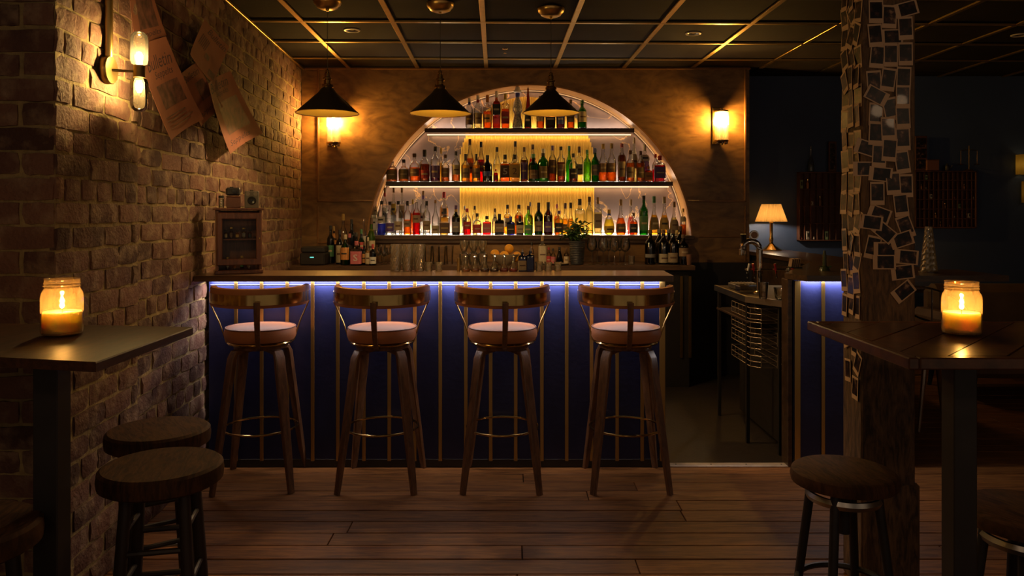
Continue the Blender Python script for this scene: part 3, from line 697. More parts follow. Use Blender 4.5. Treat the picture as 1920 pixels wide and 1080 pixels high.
# ================================================================== BOTTLES
PROF = {   # (height fraction, radius fraction) up to where the cap starts
 'round':  [(0, .90), (.015, 1), (.56, 1), (.63, .92), (.70, .62), (.75, .37), (.80, .33), (.90, .33)],
 'slim':   [(0, .90), (.015, 1), (.50, 1), (.60, .80), (.70, .46), (.78, .35), (.90, .33)],
 'wine':   [(0, .92), (.012, 1), (.60, 1), (.66, .90), (.72, .55), (.77, .36), (.93, .34)],
 'squat':  [(0, .88), (.02, 1), (.46, 1), (.58, .93), (.66, .70), (.71, .40), (.76, .31), (.88, .30)],
 'square': [(0, .92), (.012, 1), (.64, 1), (.69, .92), (.72, .55), (.75, .35), (.86, .34)],
 'flask':  [(0, .55), (.02, .72), (.12, .95), (.26, 1), (.42, .95), (.58, .74), (.66, .62), (.72, .40), (.78, .30), (.88, .30)],
 'cone':   [(0, .95), (.015, 1), (.20, .93), (.50, .62), (.70, .38), (.85, .28), (.92, .28)],
 'swan':   [(0, .92), (.012, 1), (.42, 1), (.50, .92), (.58, .62), (.66, .40), (.75, .27), (.94, .25)],
 'decanter': [(0, .80), (.02, .95), (.16, 1), (.34, .90), (.50, .55), (.62, .33), (.74, .26), (.86, .30)],
}
GC = {'clear': (.93, .93, .90), 'green': (.10, .38, .10), 'dgreen': (.05, .12, .04), 'amber': (.60, .28, .07), 'black': (.03, .028, .03), 'blue': (.05, .09, .45),
      'lgreen': (.40, .75, .18), 'brown': (.22, .09, .03), 'frost': (.85, .83, .72)}
LQ = {'gold': (.95, .62, .12), 'amber': (.85, .33, .04), 'orange': (1.0, .36, .06), 'red': (.80, .03, .05), 'brown': (.38, .12, .03), 'clear': (.92, .93, .92), 'pale': (.97, .85, .45),
      'blue': (.15, .2, .9), 'green': (.2, .65, .12), 'pink': (.95, .35, .30), 'purple': (.30, .08, .20), 'yellow': (.98, .82, .15), 'lime': (.65, .85, .2)}
LB = {'cream': (.58, .47, .30), 'beige': (.40, .30, .19), 'white': (.72, .68, .60), 'black': (.03, .028, .03), 'brown': (.16, .085, .05), 'olive': (.24, .17, .07), 'red': (.50, .05, .05),
      'yellow': (.72, .50, .08), 'purple': (.16, .09, .28), 'green': (.10, .28, .12), 'orange': (.66, .28, .07), 'blue': (.08, .12, .42), 'pink': (.62, .16, .18), 'tan': (.33, .20, .11), 'gold': (.55, .36, .10), 'grey': (.25, .23, .22)}
def glassmat(g): return GL('glass_'+g, GC[g], .16, .40, .10 if g == 'frost' else 0, rough=.06)
def liqmat(l): return GL('liquid_'+l, LQ[l], 0, .75, .16 if l in ('clear',) else .30, LQ[l])
def papermat(c): return P('paper_'+c, LB[c], .6, var=.18, scale=90)
_tally = {}
def bottle(loc, h, r, kind='round', glass='clear', liq=('clear', .6), lab=('cream', .12, .45), cap='black', collar=None, sq=0, flat=1, rz=0, shelf='', size='', extra='', group=None, n=22, label=None, text=None):
    """one bottle; local origin at its foot"""
    ltxt = label
    if not ltxt:
        gname = {'clear': 'clear', 'frost': 'frosted', 'lgreen': 'light green', 'dgreen': 'dark green'}.get(glass, glass)
        lname = '' if glass in ('black', 'dgreen', 'brown') or not liq or liq[0] == 'clear' else {'pale': 'pale', 'lime': 'lime'}.get(liq[0], liq[0])+' liquid, '
        ltxt = '%s bottle with %s%s, %s' % (gname, lname, ((lab[0]+' label') if lab else (cap+' cap')), shelf)
    t = thing('bottle', ltxt, 'bottle', loc, rz, group)
    pr = PROF[kind]; full = [(r*b, h*a) for a, b in pr]; top = pr[-1][0]; nr_ = pr[-1][1]*r
    MB().lathe(full, n, sq=sq, flat=flat, caps=False).add([], []).lathe([(0, .001), (full[0][0], 0)], n, sq=sq, flat=flat, caps=False).build('glass', glassmat(glass), t)
    if liq and glass not in ('black',):
        lv = liq[1]; inner = [(max(.002, b*r*.93), h*a+.003) for a, b in pr if a <= lv]
        # radius at the level
        for (a1, b1), (a2, b2) in zip(pr[:-1], pr[1:]):
            if a1 <= lv < a2: inner.append(((b1+(b2-b1)*(lv-a1)/(a2-a1))*r*.93, h*lv)); break
        if len(inner) > 1: MB().lathe(inner, n, sq=sq, flat=flat).build('liquid', liqmat(liq[0]), t)
    def rad(z):
        for (a1, b1), (a2, b2) in zip(pr[:-1], pr[1:]):
            if a1 <= z <= a2: return (b1+(b2-b1)*(z-a1)/(a2-a1))*r
        return r
    if lab:
        z0, z1 = lab[1], lab[2]; sec = []
        for k in range(4): z = z0+(z1-z0)*k/3; sec.append((rad(z)*1.015+.0006, h*z))
        w = 68 if not sq else 80
        _l = MB().lathe(sec, 14, sq=sq, flat=flat, caps=False, a0=R(-90-w), a1=R(-90+w)); lo = _l.build('label', papermat(lab[0]), t)
        if text:
            vs, fs = text_geo(text); hh = h*(z1-z0)*.5; ww = min(hh*.7*len(text), r*1.2); rr = rad(z0)*flat*1.015+.003
            MB().add([((u-.5)*ww, -rr, h*(z0+z1)/2-hh/2+v*hh) for u, v in vs], fs).build('lettering', papermat('white' if lab[0] in ('black', 'red', 'pink', 'brown') else 'brown'), lo, smooth=False)
        elif (z1-z0)*h > .05:
            zz = (z0+z1)/2; sec = [(rad(q)*1.022+.0012, h*q) for q in (zz-.025, zz+.025)]
            MB().lathe(sec, 8, sq=sq, flat=flat, caps=False, a0=R(-90-34), a1=R(-90+34)).build('label_band', papermat({'cream': 'brown', 'white': 'black', 'beige': 'brown', 'black': 'cream', 'brown': 'gold'}.get(lab[0], 'black' if lab[0] in ('yellow', 'gold', 'orange') else 'cream')), lo)
    cr = max(nr_*1.12, .008)
    if collar: MB().lathe([(rad(top-.12)*1.04, h*(top-.12)), (nr_*1.06, h*top)], 14, caps=False).build('collar', papermat(collar), t)
    capm = papermat(cap) if cap in LB else {'cork': P('cork', (.42, .26, .13), .8, var=.3, scale=60), 'chrome': CHROME, 'brass': BRASS}[cap]
    if cap == 'chrome' or cap == 'pour':
        MB().lathe([(nr_*1.02, h*(top-.01)), (nr_*1.02, h*(top+.02)), (.004, h*(top+.03)), (.003, h), (0, h)], 12).build('pourer', capm, t)
    else:
        MB().lathe([(cr, h*(top-.035)), (cr, h*.985), (cr*.85, h), (0, h)], 14).build('cap', capm, t)
    return t
def row(shelfname, zbase, front, specs, group):
    """specs: (px, top row, width px, kind, glass, liquid, label, cap, back?, options)"""
    k = 0
    for sp in specs:
        px, ty, wp, kind, glass, liq, lab, cap, back = sp[:9]; opt = dict(sp[9]) if len(sp) > 9 else {}
        d = front+(.115 if back else .035)
        h = ZP(ty, d)-zbase; r = wp*1.05*d/F/2; x = XP(px, d); opt.setdefault('flat', .75 if opt.get('sq') else 1)
        k += 1; m = len(specs); w = shelfname % ((ORD[k-1]+' from wall end') if k <= (m+1)//2 else (ORD[m-k]+' from entrance end'))
        bottle((x, d, zbase+.0006), h, r, kind, glass, liq, lab, cap, shelf=w, group=group, rz=R(random.uniform(-9, 9)) if not opt.get('sq') else R(random.uniform(-3, 3)), **opt)
FR = YB+.02
G1 = 'bottles on the top shelf'; G2 = 'bottles on the middle shelf'; G3 = 'bottles on the bottom shelf'
row('%s, top shelf', ZS1, FR, [
 (880, 184, 14, 'round', 'clear', ('clear', .5), ('brown', .1, .48), 'white', 0, {'collar': 'blue'}),
 (896, 179, 15, 'round', 'clear', ('clear', .5), ('beige', .12, .46), 'white', 0, {'collar': 'red'}),
 (914, 178, 16, 'round', 'clear', ('orange', .50), ('orange', .16, .40), 'orange', 0, {'collar': 'orange'}),
 (931, 171, 14, 'square', 'amber', ('amber', .72), ('black', .35, .64), 'white', 0, {'sq': .8}),
 (947.5, 176, 14.5, 'square', 'clear', ('orange', .55), ('red', .12, .48), 'yellow', 0, {'sq': .8}),
 (990, 160, 13, 'cone', 'amber', ('amber', .8), ('black', .02, .34), 'chrome', 0),
 (1013, 180, 14, 'round', 'clear', ('amber', .2), ('beige', .2, .5), 'cork', 0),
 (1032, 184, 17, 'square', 'brown', ('brown', .6), ('black', .08, .5), 'black', 0, {'sq': .8}),
 (1051, 184, 15, 'squat', 'clear', ('purple', .5), ('blue', .12, .46), 'black', 0),
 (1070, 187, 14, 'round', 'clear', ('amber', .35), ('beige', .2, .5), 'cork', 0),
 (1091.5, 188, 17, 'round', 'green', ('green', .5), ('cream', .20, .58), 'green', 0)], G1)
# the tall painted ceramic bottle
d = FR+.04; x = XP(970.5, d); hh = ZP(162, d)-ZS1; r = 10*d/F
t = thing('ceramic_bottle', 'tall white ceramic bottle with painted blue pattern on the top shelf', 'bottle', (x, d, ZS1+.0006), 0, G1)
CER = P('ceramic_white', (.62, .56, .50), .3, var=.55, scale=75, col2=(.10, .10, .16), coat=.4)
MB().lathe([(r*.9, 0), (r, hh*.02), (r*.85, hh*.16), (r*.62, hh*.30), (r*.60, hh*.33), (r*.90, hh*.42), (r*.92, hh*.48), (r*.70, hh*.62), (r*.42, hh*.70), (r*.38, hh*.74)], 24).build('body', CER, t)
MB().lathe([(r*.42, hh*.74), (r*.50, hh*.80), (r*.45, hh*.84)], 20).build('blue_collar', P('ceramic_blue', (.04, .05, .35), .3, coat=.4), t)
MB().lathe([(r*.45, hh*.84), (r*.72, hh*.86), (r*.72, hh*.90), (r*.50, hh*.92), (r*.42, hh*.97), (r*.2, hh), (0, hh)], 20).build('stopper', P('ceramic_cap', (.75, .72, .68), .3, coat=.4), t)
row('%s, middle shelf', ZS2, FR, [
 (735, 299, 20, 'squat', 'clear', ('amber', .55), ('olive', .08, .52), 'brown', 0),
 (757, 299, 19, 'squat', 'clear', ('amber', .50), ('olive', .10, .55), 'black', 0),
 (777, 288, 19, 'round', 'clear', ('orange', .50), ('tan', .18, .45), 'brown', 0),
 (796, 281, 19, 'round', 'clear', ('brown', .55), ('red', .10, .36), 'black', 0, {'collar': 'black'}),
 (816, 275, 18, 'round', 'clear', ('purple', .45), ('purple', .10, .45), 'black', 0),
 (827, 277, 13, 'decanter', 'clear', ('gold', .55), None, 'gold', 1),
 (835, 290, 15, 'round', 'clear', ('amber', .45), ('tan', .15, .50), 'brown', 0),
 (855, 284, 15, 'round', 'clear', ('amber', .25), ('cream', .22, .55), 'black', 0),
 (873, 289, 16, 'squat', 'clear', ('gold', .60), ('beige', .12, .48), 'black', 0, {'collar': 'black'}),
 (881, 261, 14, 'slim', 'clear', ('amber', .55), ('orange', .20, .45), 'brown', 1),
 (893, 289, 15, 'squat', 'clear', ('gold', .60), ('beige', .12, .48), 'black', 0, {'collar': 'black'}),
 (902, 266, 14, 'slim', 'clear', ('red', .55), ('red', .25, .50), 'black', 1),
 (914, 291, 18, 'round', 'black', None, ('blue', .20, .38), 'black', 0),
 (932, 276, 14, 'slim', 'clear', ('pale', .50), None, 'black', 1),
 (929.5, 317, 9, 'squat', 'clear', ('red', .70), ('red', .12, .5), 'red', 0),
 (947, 290, 17, 'square', 'clear', ('amber', .66), ('brown', .14, .60), 'black', 0, {'sq': .9, 'text': '5'}),
 (965, 290, 19, 'square', 'clear', ('gold', .66), ('gold', .14, .62), 'black', 0, {'sq': .9, 'text': '2'}),
 (966, 265, 13, 'slim', 'clear', ('pale', .60), None, 'black', 1),
 (983, 276, 14, 'round', 'clear', ('brown', .62), ('purple', .06, .55), 'brown', 0),
 (999, 271, 14, 'slim', 'clear', ('red', .60), None, 'brown', 1),
 (1000, 289, 18, 'round', 'green', ('green', .6), ('tan', .10, .42), 'green', 0),
 (1018.5, 279, 19, 'round', 'green', ('green', .6), ('olive', .10, .46), 'white', 0, {'collar': 'black'}),
 (1036, 273, 15, 'round', 'clear', ('brown', .45), ('brown', .22, .60), 'purple', 0),
 (1052, 275, 15, 'wine', 'clear', ('brown', .55), ('tan', .15, .50), 'black', 0),
 (1067, 274, 13, 'slim', 'lgreen', ('green', .6), None, 'dgreen' if 'dgreen' in LB else 'green', 1),
 (1075, 288, 16, 'round', 'clear', ('brown', .45), ('black', .10, .46), 'black', 0),
 (1086, 275, 13, 'square', 'clear', ('pale', .50), ('cream', .2, .5), 'brown', 1, {'sq': .8}),
 (1101, 281, 14, 'round', 'lgreen', ('lime', .60), None, 'green', 0),
 (1116, 278, 14, 'round', 'green', ('green', .6), ('grey', .18, .50), 'blue', 0),
 (1131, 270, 16, 'slim', 'clear', ('orange', .30), ('tan', .24, .48), 'gold', 0),
 (1147, 269, 16, 'slim', 'clear', ('orange', .30), ('tan', .24, .48), 'gold', 0),
 (1166, 269, 15, 'wine', 'clear', ('brown', .70), ('beige', .12, .52), 'pink', 0),
 (1182, 282, 15, 'round', 'clear', ('amber', .60), ('beige', .12, .46), 'brown', 0),
 (1189, 258, 13, 'slim', 'frost', ('pale', .60), ('cream', .30, .62), 'cream', 1),
 (1201, 283, 15, 'round', 'clear', ('amber', .60), ('olive', .12, .46), 'brown', 0),
 (1209, 271, 15, 'square', 'clear', ('purple', .55), ('white', .55, .72), 'white', 1, {'sq': .6}),
 (1216, 312, 13, 'square', 'clear', ('orange', .70), ('orange', .1, .6), 'orange', 0, {'sq': 1.0}),
 (1229, 289, 12, 'round', 'clear', ('red', .45), None, 'red', 1),
 (1237, 292, 19, 'square', 'clear', ('red', .62), ('purple', .12, .56), 'red', 0, {'sq': 1.0})], G2)
row('%s, bottom shelf', ZS3, FR, [
 (700, 378, 11, 'slim', 'frost', ('clear', .6), ('white', .15, .6), 'purple', 0),
 (704, 373, 12, 'slim', 'clear', ('clear', .6), ('cream', .55, .80), 'purple', 1),
 (715.5, 377, 15, 'wine', 'clear', ('blue', .33), ('white', .36, .54), 'black', 0),
 (721.5, 352, 10, 'wine', 'clear', ('clear', .6), ('white', .30, .58), 'cork', 1, {'collar': 'red'}),
 (731, 378, 15, 'wine', 'clear', ('clear', .5), ('purple', .10, .36), 'black', 0),
 (738, 352, 10, 'wine', 'clear', ('clear', .6), ('yellow', .42, .66), 'cork', 1),
 (747, 377, 15, 'wine', 'clear', ('clear', .5), ('cream', .14, .40), 'black', 0),
 (753.5, 352, 11, 'wine', 'clear', ('clear', .6), ('beige', .35, .62), 'cork', 1),
 (764, 377, 14, 'round', 'clear', ('orange', .45), ('beige', .24, .42), 'black', 0),
 (774, 374, 10, 'slim', 'clear', ('orange', .60), None, 'yellow', 1),
 (781, 373, 14, 'round', 'clear', ('red', .62), ('beige', .34, .55), 'chrome', 0),
 (793.5, 358, 12, 'wine', 'clear', ('clear', .5), ('white', .3, .5), 'cork', 1, {'collar': 'purple'}),
 (800, 377, 14, 'round', 'clear', ('clear', .5), ('beige', .15, .42), 'black', 0),
 (816.5, 375, 14, 'swan', 'clear', ('clear', .35), ('cream', .04, .27), 'cork', 0),
 (832.5, 360, 16, 'round', 'clear', ('gold', .62), ('orange', .4, .62), 'red', 1),
 (834, 391, 18, 'square', 'clear', ('clear', .5), ('brown', .06, .46), 'black', 0, {'sq': .8}),
 (855, 385, 15, 'round', 'dgreen', ('brown', .6), ('grey', .10, .44), 'purple', 0, {'collar': 'gold'}),
 (871, 386, 10, 'round', 'clear', ('clear', .5), ('cream', .3, .6), 'white', 1),
 (876, 391, 15, 'round', 'clear', ('red', .36), ('red', .22, .50), 'red', 0),
 (890, 386, 10, 'round', 'clear', ('pale', .5), None, 'black', 1),
 (894.5, 400, 16, 'squat', 'clear', ('clear', .5), ('red', .10, .48), 'black', 0),
 (913, 405, 15.5, 'square', 'clear', ('red', .68), ('pink', .12, .60), 'black', 0, {'sq': .9}),
 (928, 391, 11, 'slim', 'frost', ('clear', .6), ('white', .52, .78), 'brown', 0),
 (936.5, 401, 16.5, 'square', 'black', None, ('tan', .14, .54), 'black', 0, {'sq': .9}),
 (951.5, 384, 13, 'round', 'clear', ('gold', .60), ('cream', .26, .56), 'black', 1),
 (957.5, 406, 14, 'square', 'blue', ('blue', .6), ('black', .05, .58), 'blue', 0, {'sq': .6}),
 (973, 384, 16, 'round', 'clear', ('amber', .65), ('orange', .3, .55), 'black', 1),
 (975, 405, 13, 'square', 'black', None, ('cream', .10, .52), 'black', 0, {'sq': .8}),
 (991, 386, 16, 'round', 'lgreen', ('green', .35), ('green', .05, .34), 'brown', 0),
 (994, 379, 10, 'slim', 'clear', ('gold', .6), None, 'grey', 1),
 (1010, 380, 15, 'round', 'dgreen', ('green', .6), ('beige', .12, .42), 'black', 0, {'collar': 'black'}),
 (1028, 379, 16, 'round', 'brown', ('brown', .6), ('purple', .10, .40), 'black', 0, {'collar': 'black'}),
 (1044, 383, 11, 'slim', 'clear', ('orange', .6), None, 'pink', 1),
 (1048, 395, 16, 'round', 'clear', ('yellow', .66), ('black', .12, .50), 'purple', 0),
 (1060, 381, 17, 'decanter', 'clear', ('gold', .5), ('olive', .14, .34), 'brown', 1),
 (1070, 380, 15, 'decanter', 'clear', ('gold', .5), None, 'black', 0),
 (1087, 373, 18, 'square', 'frost', ('pale', .60), None, 'black', 0, {'sq': .3}),
 (1105, 369, 15, 'round', 'frost', ('pale', .66), None, 'brown', 0, {'collar': 'cream'}),
 (1121, 370, 13.5, 'square', 'clear', ('pale', .60), ('beige', .18, .56), 'cork', 0, {'sq': .7}),
 (1142, 393, 19, 'flask', 'clear', ('yellow', .62), ('yellow', .10, .36), 'gold', 0, {'collar': 'blue'}),
 (1164, 374, 18, 'decanter', 'clear', ('orange', .48), ('brown', .08, .32), 'cork', 0),
 (1183, 374, 14, 'decanter', 'clear', ('pink', .50), None, 'cork', 1),
 (1188, 399, 15, 'squat', 'clear', ('orange', .60), ('black', .12, .50), 'brown', 0),
 (1207, 367, 16, 'wine', 'green', ('green', .6), ('green', .12, .48), 'black', 0),
 (1226.5, 368, 18, 'decanter', 'clear', ('gold', .52), ('olive', .14, .46), 'green', 0),
 (1245.5, 369, 18, 'decanter', 'clear', ('gold', .52), ('gold', .14, .46), 'cream', 0),
 (1264, 378, 17, 'decanter', 'clear', ('pale', .52), ('beige', .14, .46), 'cork', 0),
 (1281, 391, 11, 'round', 'clear', ('amber', .4), ('cream', .5, .7), 'gold', 0)], G3)

# ---- bottles clustered on the back counter by the brick wall
def bc(px, py_top, wp, d, zb, kind, glass, liq, lab, cap, label, group, **o):
    h = ZP(py_top, d)-zb; return bottle((XP(px, d), d, zb+.0006), h, wp*d/F/2, kind, glass, liq, lab, cap, label=label, group=group, rz=R(random.uniform(-8, 8)), **o)
GB = 'bottles on the back counter near the brick wall'
for a in [
 (620, 423, 14, 6.45, 'wine', 'dgreen', ('green', .5), ('green', .18, .48), 'black', 'dark green bottle with oval green label, closest to the brick wall'),
 (626, 424, 11, 6.56, 'round', 'brown', ('amber', .5), ('orange', .5, .8), 'gold', 'brown bottle with gold top behind the dark green bottle'),
 (637, 431, 14, 6.33, 'round', 'black', None, ('cream', .05, .55), 'black', 'black bottle with tall cream label beside the dark green one'),
 (643.5, 401, 15, 6.52, 'round', 'clear', ('gold', .5), ('cream', .12, .4), 'gold', 'tallest clear bottle with gold foil neck on the back counter'),
 (647.5, 440, 18, 6.22, 'squat', 'green', ('green', .55), ('orange', .18, .58), 'cream', 'green squat bottle with orange square label on the back counter'),
 (655.5, 438, 14, 6.44, 'round', 'clear', ('brown', .5), ('brown', .1, .4), 'pink', 'clear bottle with pink cap behind the squat green bottle'),
 (659.5, 411, 14, 6.56, 'wine', 'black', None, ('black', .1, .4), 'black', 'tall black bottle standing at the wall behind the pink-labelled bottle'),
 (668, 436, 15, 6.42, 'round', 'black', None, ('black', .3, .5), 'black', 'short-necked black bottle directly behind the pink S label bottle'),
 (682, 410, 10, 6.56, 'wine', 'clear', ('clear', .5), ('white', .3, .6), 'chrome', 'slim bottle with long silver neck near the niche edge'),
 (677.5, 430, 13, 6.48, 'round', 'green', ('red', .5), ('red', .4, .62), 'green', 'green bottle with red neck label among the counter bottles'),
 (683, 455, 12, 6.24, 'slim', 'brown', ('brown', .5), ('orange', .1, .5), 'brown', 'thin brown bottle beside the pink S label bottle'),
 (690, 445, 10, 6.20, 'slim', 'clear', ('gold', .5), ('cream', .05, .45), 'cream', 'thin clear bottle with long cream label by the red-topped bottle'),
 (696.5, 409, 15, 6.46, 'round', 'lgreen', ('yellow', .75), ('cream', .22, .50), 'brown', 'yellow-green bottle with cream label in front of the niche edge'),
]:
    bc(a[0], a[1], a[2], a[3], BCZ, *a[4:9], a[9], GB)
bc(668.5, 452, 20, 6.19, BCZ, 'square', 'brown', ('red', .5), ('pink', .06, .58), 'pink', 'square bottle with pink label marked S on the back counter', GB, sq=.9, flat=.8, text='S')
bc(699, 458, 13, 6.19, BCZ, 'round', 'black', None, ('white', .08, .40), 'red', 'dark bottle with white label and red cap beside the stemmed glasses', GB, collar='red')
# ---- wine bottles at the other end
GW = 'wine bottles at the end of the back counter'
for px, ty, dd, lab, l in [(1219, 431, 6.32, ('grey', .20, .30), 'dark wine bottle with small round grey label, first of the row'),
    (1244, 431, 6.36, ('cream', .04, .30), 'dark wine bottle with wide cream label, second of the row'),
    (1262, 431, 6.30, ('beige', .06, .34), 'dark wine bottle with plain beige label, third of the row'),
    (1275, 424, 6.48, ('black', .1, .3), 'dark wine bottle with brown foil behind the framed-label bottle'),
    (1281, 440, 6.28, ('tan', .28, .56), 'dark wine bottle with square tan label at the end of the row')]:
    bc(px, ty, 20, dd, BCZ, 'wine', 'black', None, lab, 'brown', l, GW)
for px, dd in ((1236, 6.48), (1254, 6.50)):
    bc(px, 430, 20, dd, BCZ, 'wine', 'black', None, None, 'grey', 'dark wine bottle standing %s in the back row of wine' % ('nearest the stemmed glasses' if px < 1240 else 'nearest the counter end'), GW)

# ================================================================== GLASSWARE
GG = GL('clear_glassware', (.95, .92, .86), .42, .60, .025, (.9, .8, .6), rough=.08)
def simple(name, label, cat, loc, prof, mat, group=None, part='bowl', n=18, sq=0, caps=False, rz=0):
    t = thing(name, label, cat, loc, rz, group); MB().lathe(prof, n, sq=sq, caps=caps).build(part, mat, t); return t
def wineglass(x, y, z, h, r, label, group, kind=0):
    t = thing('wine_glass', label, 'glass', (x, y, z), 0, group)
    MB().lathe([(r*.8, .001), (r*.3, .004), (.004, .010), (.0035, h*.45), (.006, h*.48)], 18, caps=False).build('stem', GG, t)
    MB().lathe([(.006, h*.48), (r*.6, h*.53), (r, h*.66), (r*.98, h*.8), (r*.80, h), (r*.78, h)], 20, caps=False).build('bowl', GG, t)
gi = 0
for px, dd in ((1110, 6.26), (1131, 6.24), (1152, 6.24), (1172, 6.24), (1120, 6.40), (1141, 6.40), (1162, 6.40)):
    wineglass(XP(px, dd), dd, BCZ+.0006, ZP(447, 6.26)-BCZ, 10*6.26/F, 'empty wine glass, %s in the %s row beside the potted plant' % (ORD[gi if gi < 4 else gi-4], 'front' if gi < 4 else 'rear'), 'wine glasses on the back counter'); gi += 1
for i, (px, dd, ty) in enumerate(((709, 6.35, 463), (720, 6.28, 465), (727, 6.42, 461), (738, 6.5, 460), (716, 6.5, 458))):
    wineglass(XP(px, dd), dd, BCZ+.0006, ZP(ty, dd)-BCZ, 8*dd/F, 'small stemmed glass, %s of the cluster next to the counter bottles' % ORD[i], 'stemmed glasses near the bottles')
# cut tumblers stacked on the bar top
CUT = GL('cut_glass', (.93, .86, .72), .60, .25, .15, (.9, .8, .6), .12)
def tumbler(x, y, z, r, h, label, group='cut glass tumblers on the bar top'):
    t = thing('tumbler', label, 'glass', (x, y, z), random.random(), group); mb = MB(); n = 24
    prof = [(r*.86, 0), (r*.88, h*.10), (r*.91, h*.30), (r*.94, h*.5), (r*.97, h*.75), (r, h)]
    mb.lathe(prof, n, caps=False)
    mb.v = [(a*(1+.05*((i+(i//n)) % 2)), b*(1+.05*((i+(i//n)) % 2)), c) for i, (a, b, c) in enumerate(mb.v)]
    mb.lathe([(0, .006), (r*.84, .006)], n, caps=False).build('bowl', CUT, t, smooth=False)
i = 0
for col, px in enumerate((741.5, 764, 786)):
    for lv in range(2):
        zz = ZT+.0006+lv*.0775; rr = 10*4.36/F
        tumbler(XP(px, 4.36)+lv*.003, 4.365, zz, rr, .076, 'cut glass tumbler %s in the %s stack from the bottles' % (('at the bottom', 'on top')[lv], ORD[col])); i += 1
for col, px in enumerate((752, 775)): tumbler(XP(px, 6.3), 6.3, BCZ+.0006, .045, ZP(462, 6.3)-BCZ, 'tall tumbler on the back counter, %s behind the cut glass stacks' % ORD[col], 'tall tumblers behind the stacks')
for i, px in enumerate((803, 816, 829, 842)):
    simple('tumbler', 'tall plain glass, %s of four between tumblers and stirring glasses' % ORD[i], 'glass', (XP(px, 6.25), 6.25+.06*(i % 2), BCZ+.0006), [(.026, 0), (.028, .05), (.033, ZP(461, 6.25)-BCZ)], GG, 'tall plain glasses on the back counter')
# small shot measures on the bar top
for i, px in enumerate((804, 823, 1011, 1028, 1046)):
    hh = ZP(491, 4.36)-ZT
    simple('shot_glass', 'small shot glass, %s %s' % (ORD[i if i < 2 else i-2], 'beside the cut glass tumblers' if i < 2 else 'beside the blue bottles'), 'glass', (XP(px, 4.36), 4.36, ZT+.0006),
           [(.019, 0), (.021, .004), (.017, hh*.45), (.020, hh*.8), (.024, hh), (.023, hh)], CUT, 'shot glasses on the bar top')
# stirring glasses
for i, px in enumerate((870, 888, 905)):
    hh = ZP(451, 6.25)-BCZ
    simple('mixing_glass', 'tall faceted stirring glass, %s behind the dasher bottles' % ORD[i], 'glass', (XP(px, 6.25), 6.25, BCZ+.0006), [(.030, 0), (.036, .02), (.040, hh*.3), (.038, hh*.45), (.020, hh*.55), (.034, hh*.75), (.038, hh)], CUT, 'stirring glasses on the back counter')
t = simple('straw_tube', 'slim brass straw tube beside the dasher bottles on the bar top', 'tube', (XP(860, 4.36), 4.36, ZT+.0006), [(0, 0), (.009, 0), (.009, ZP(484, 4.36)-ZT), (0, ZP(484, 4.36)-ZT)], BRASS_B, part='tube')
# six dasher bottles
for i, (px, lq) in enumerate(((873.5, 'gold'), (891, 'gold'), (909, 'brown'), (927, 'purple'), (945, 'red'), (962.5, 'red'))):
    d = 4.35; hh = ZP(476, d)-ZT; r = 8.5*d/F
    t = thing('dasher_bottle', 'small clear dasher bottle with %s bitters, %s from the brass tube' % (lq, ORD[i]), 'bottle', (XP(px, d), d, ZT+.0006), 0, 'dasher bottles on the bar top')
    MB().lathe([(0, .001), (r*.9, 0), (r, hh*.06), (r*.98, hh*.18), (r*.62, hh*.36), (r*.34, hh*.52), (r*.28, hh*.78), (r*.38, hh*.80)], 18, caps=False).build('glass', CUT, t)
    MB().lathe([(r*.85, hh*.02), (r*.93, hh*.08), (r*.90, hh*.17), (0, hh*.175)], 18).build('bitters', liqmat(lq), t)
    MB().lathe([(r*.42, hh*.79), (r*.42, hh*.84), (r*.16, hh*.89), (r*.12, hh), (0, hh)], 12).build('dasher_top', CHROME, t)
# citrus bowl
d = 6.30; bx, bz = XP(947, d), BCZ+.0006
t = thing('fruit_bowl', 'pale ceramic bowl full of oranges on the back counter', 'bowl', (bx, d, bz))
br = .120
MB().lathe([(.05, 0), (.055, .006), (br*.8, .04), (br, .085), (br*.97, .086), (br*.76, .044), (.0, .012)], 28).build('bowl', P('bowl_clay', (.42, .33, .22), .4, var=.15), t)
ORG = P('orange_peel', (.90, .42, .03), .45, var=.12, scale=20, bump=.3, bscale=160)
for i, (px, py, yo) in enumerate(((928, 476, .01), (945.5, 479, -.035), (966, 483, 0.0), (954.5, 466, .05), (936, 486, .06), (975-6, 480, .07))):
    dd = d+yo; o = MB().sphere((0, 0, 0), .0385, 16, 12, (1, 1, .96)).build('orange', ORG, None, (XP(px, dd), dd, ZP(py, dd)))
    MB().sphere((0, 0, .037), .004, 8, 4, (1, 1, .4)).build('stem', P('orange_stem', (.12, .16, .04), .7), o)
    tag(o, ('orange at the wall side of the fruit bowl', 'orange in the middle front of the fruit bowl', 'orange at the plant side of the fruit bowl', 'orange on top of the pile in the fruit bowl',
        'orange tucked low at the rear of the fruit bowl', 'orange behind the plant side orange in the bowl')[i], 'orange', 'oranges in the fruit bowl')
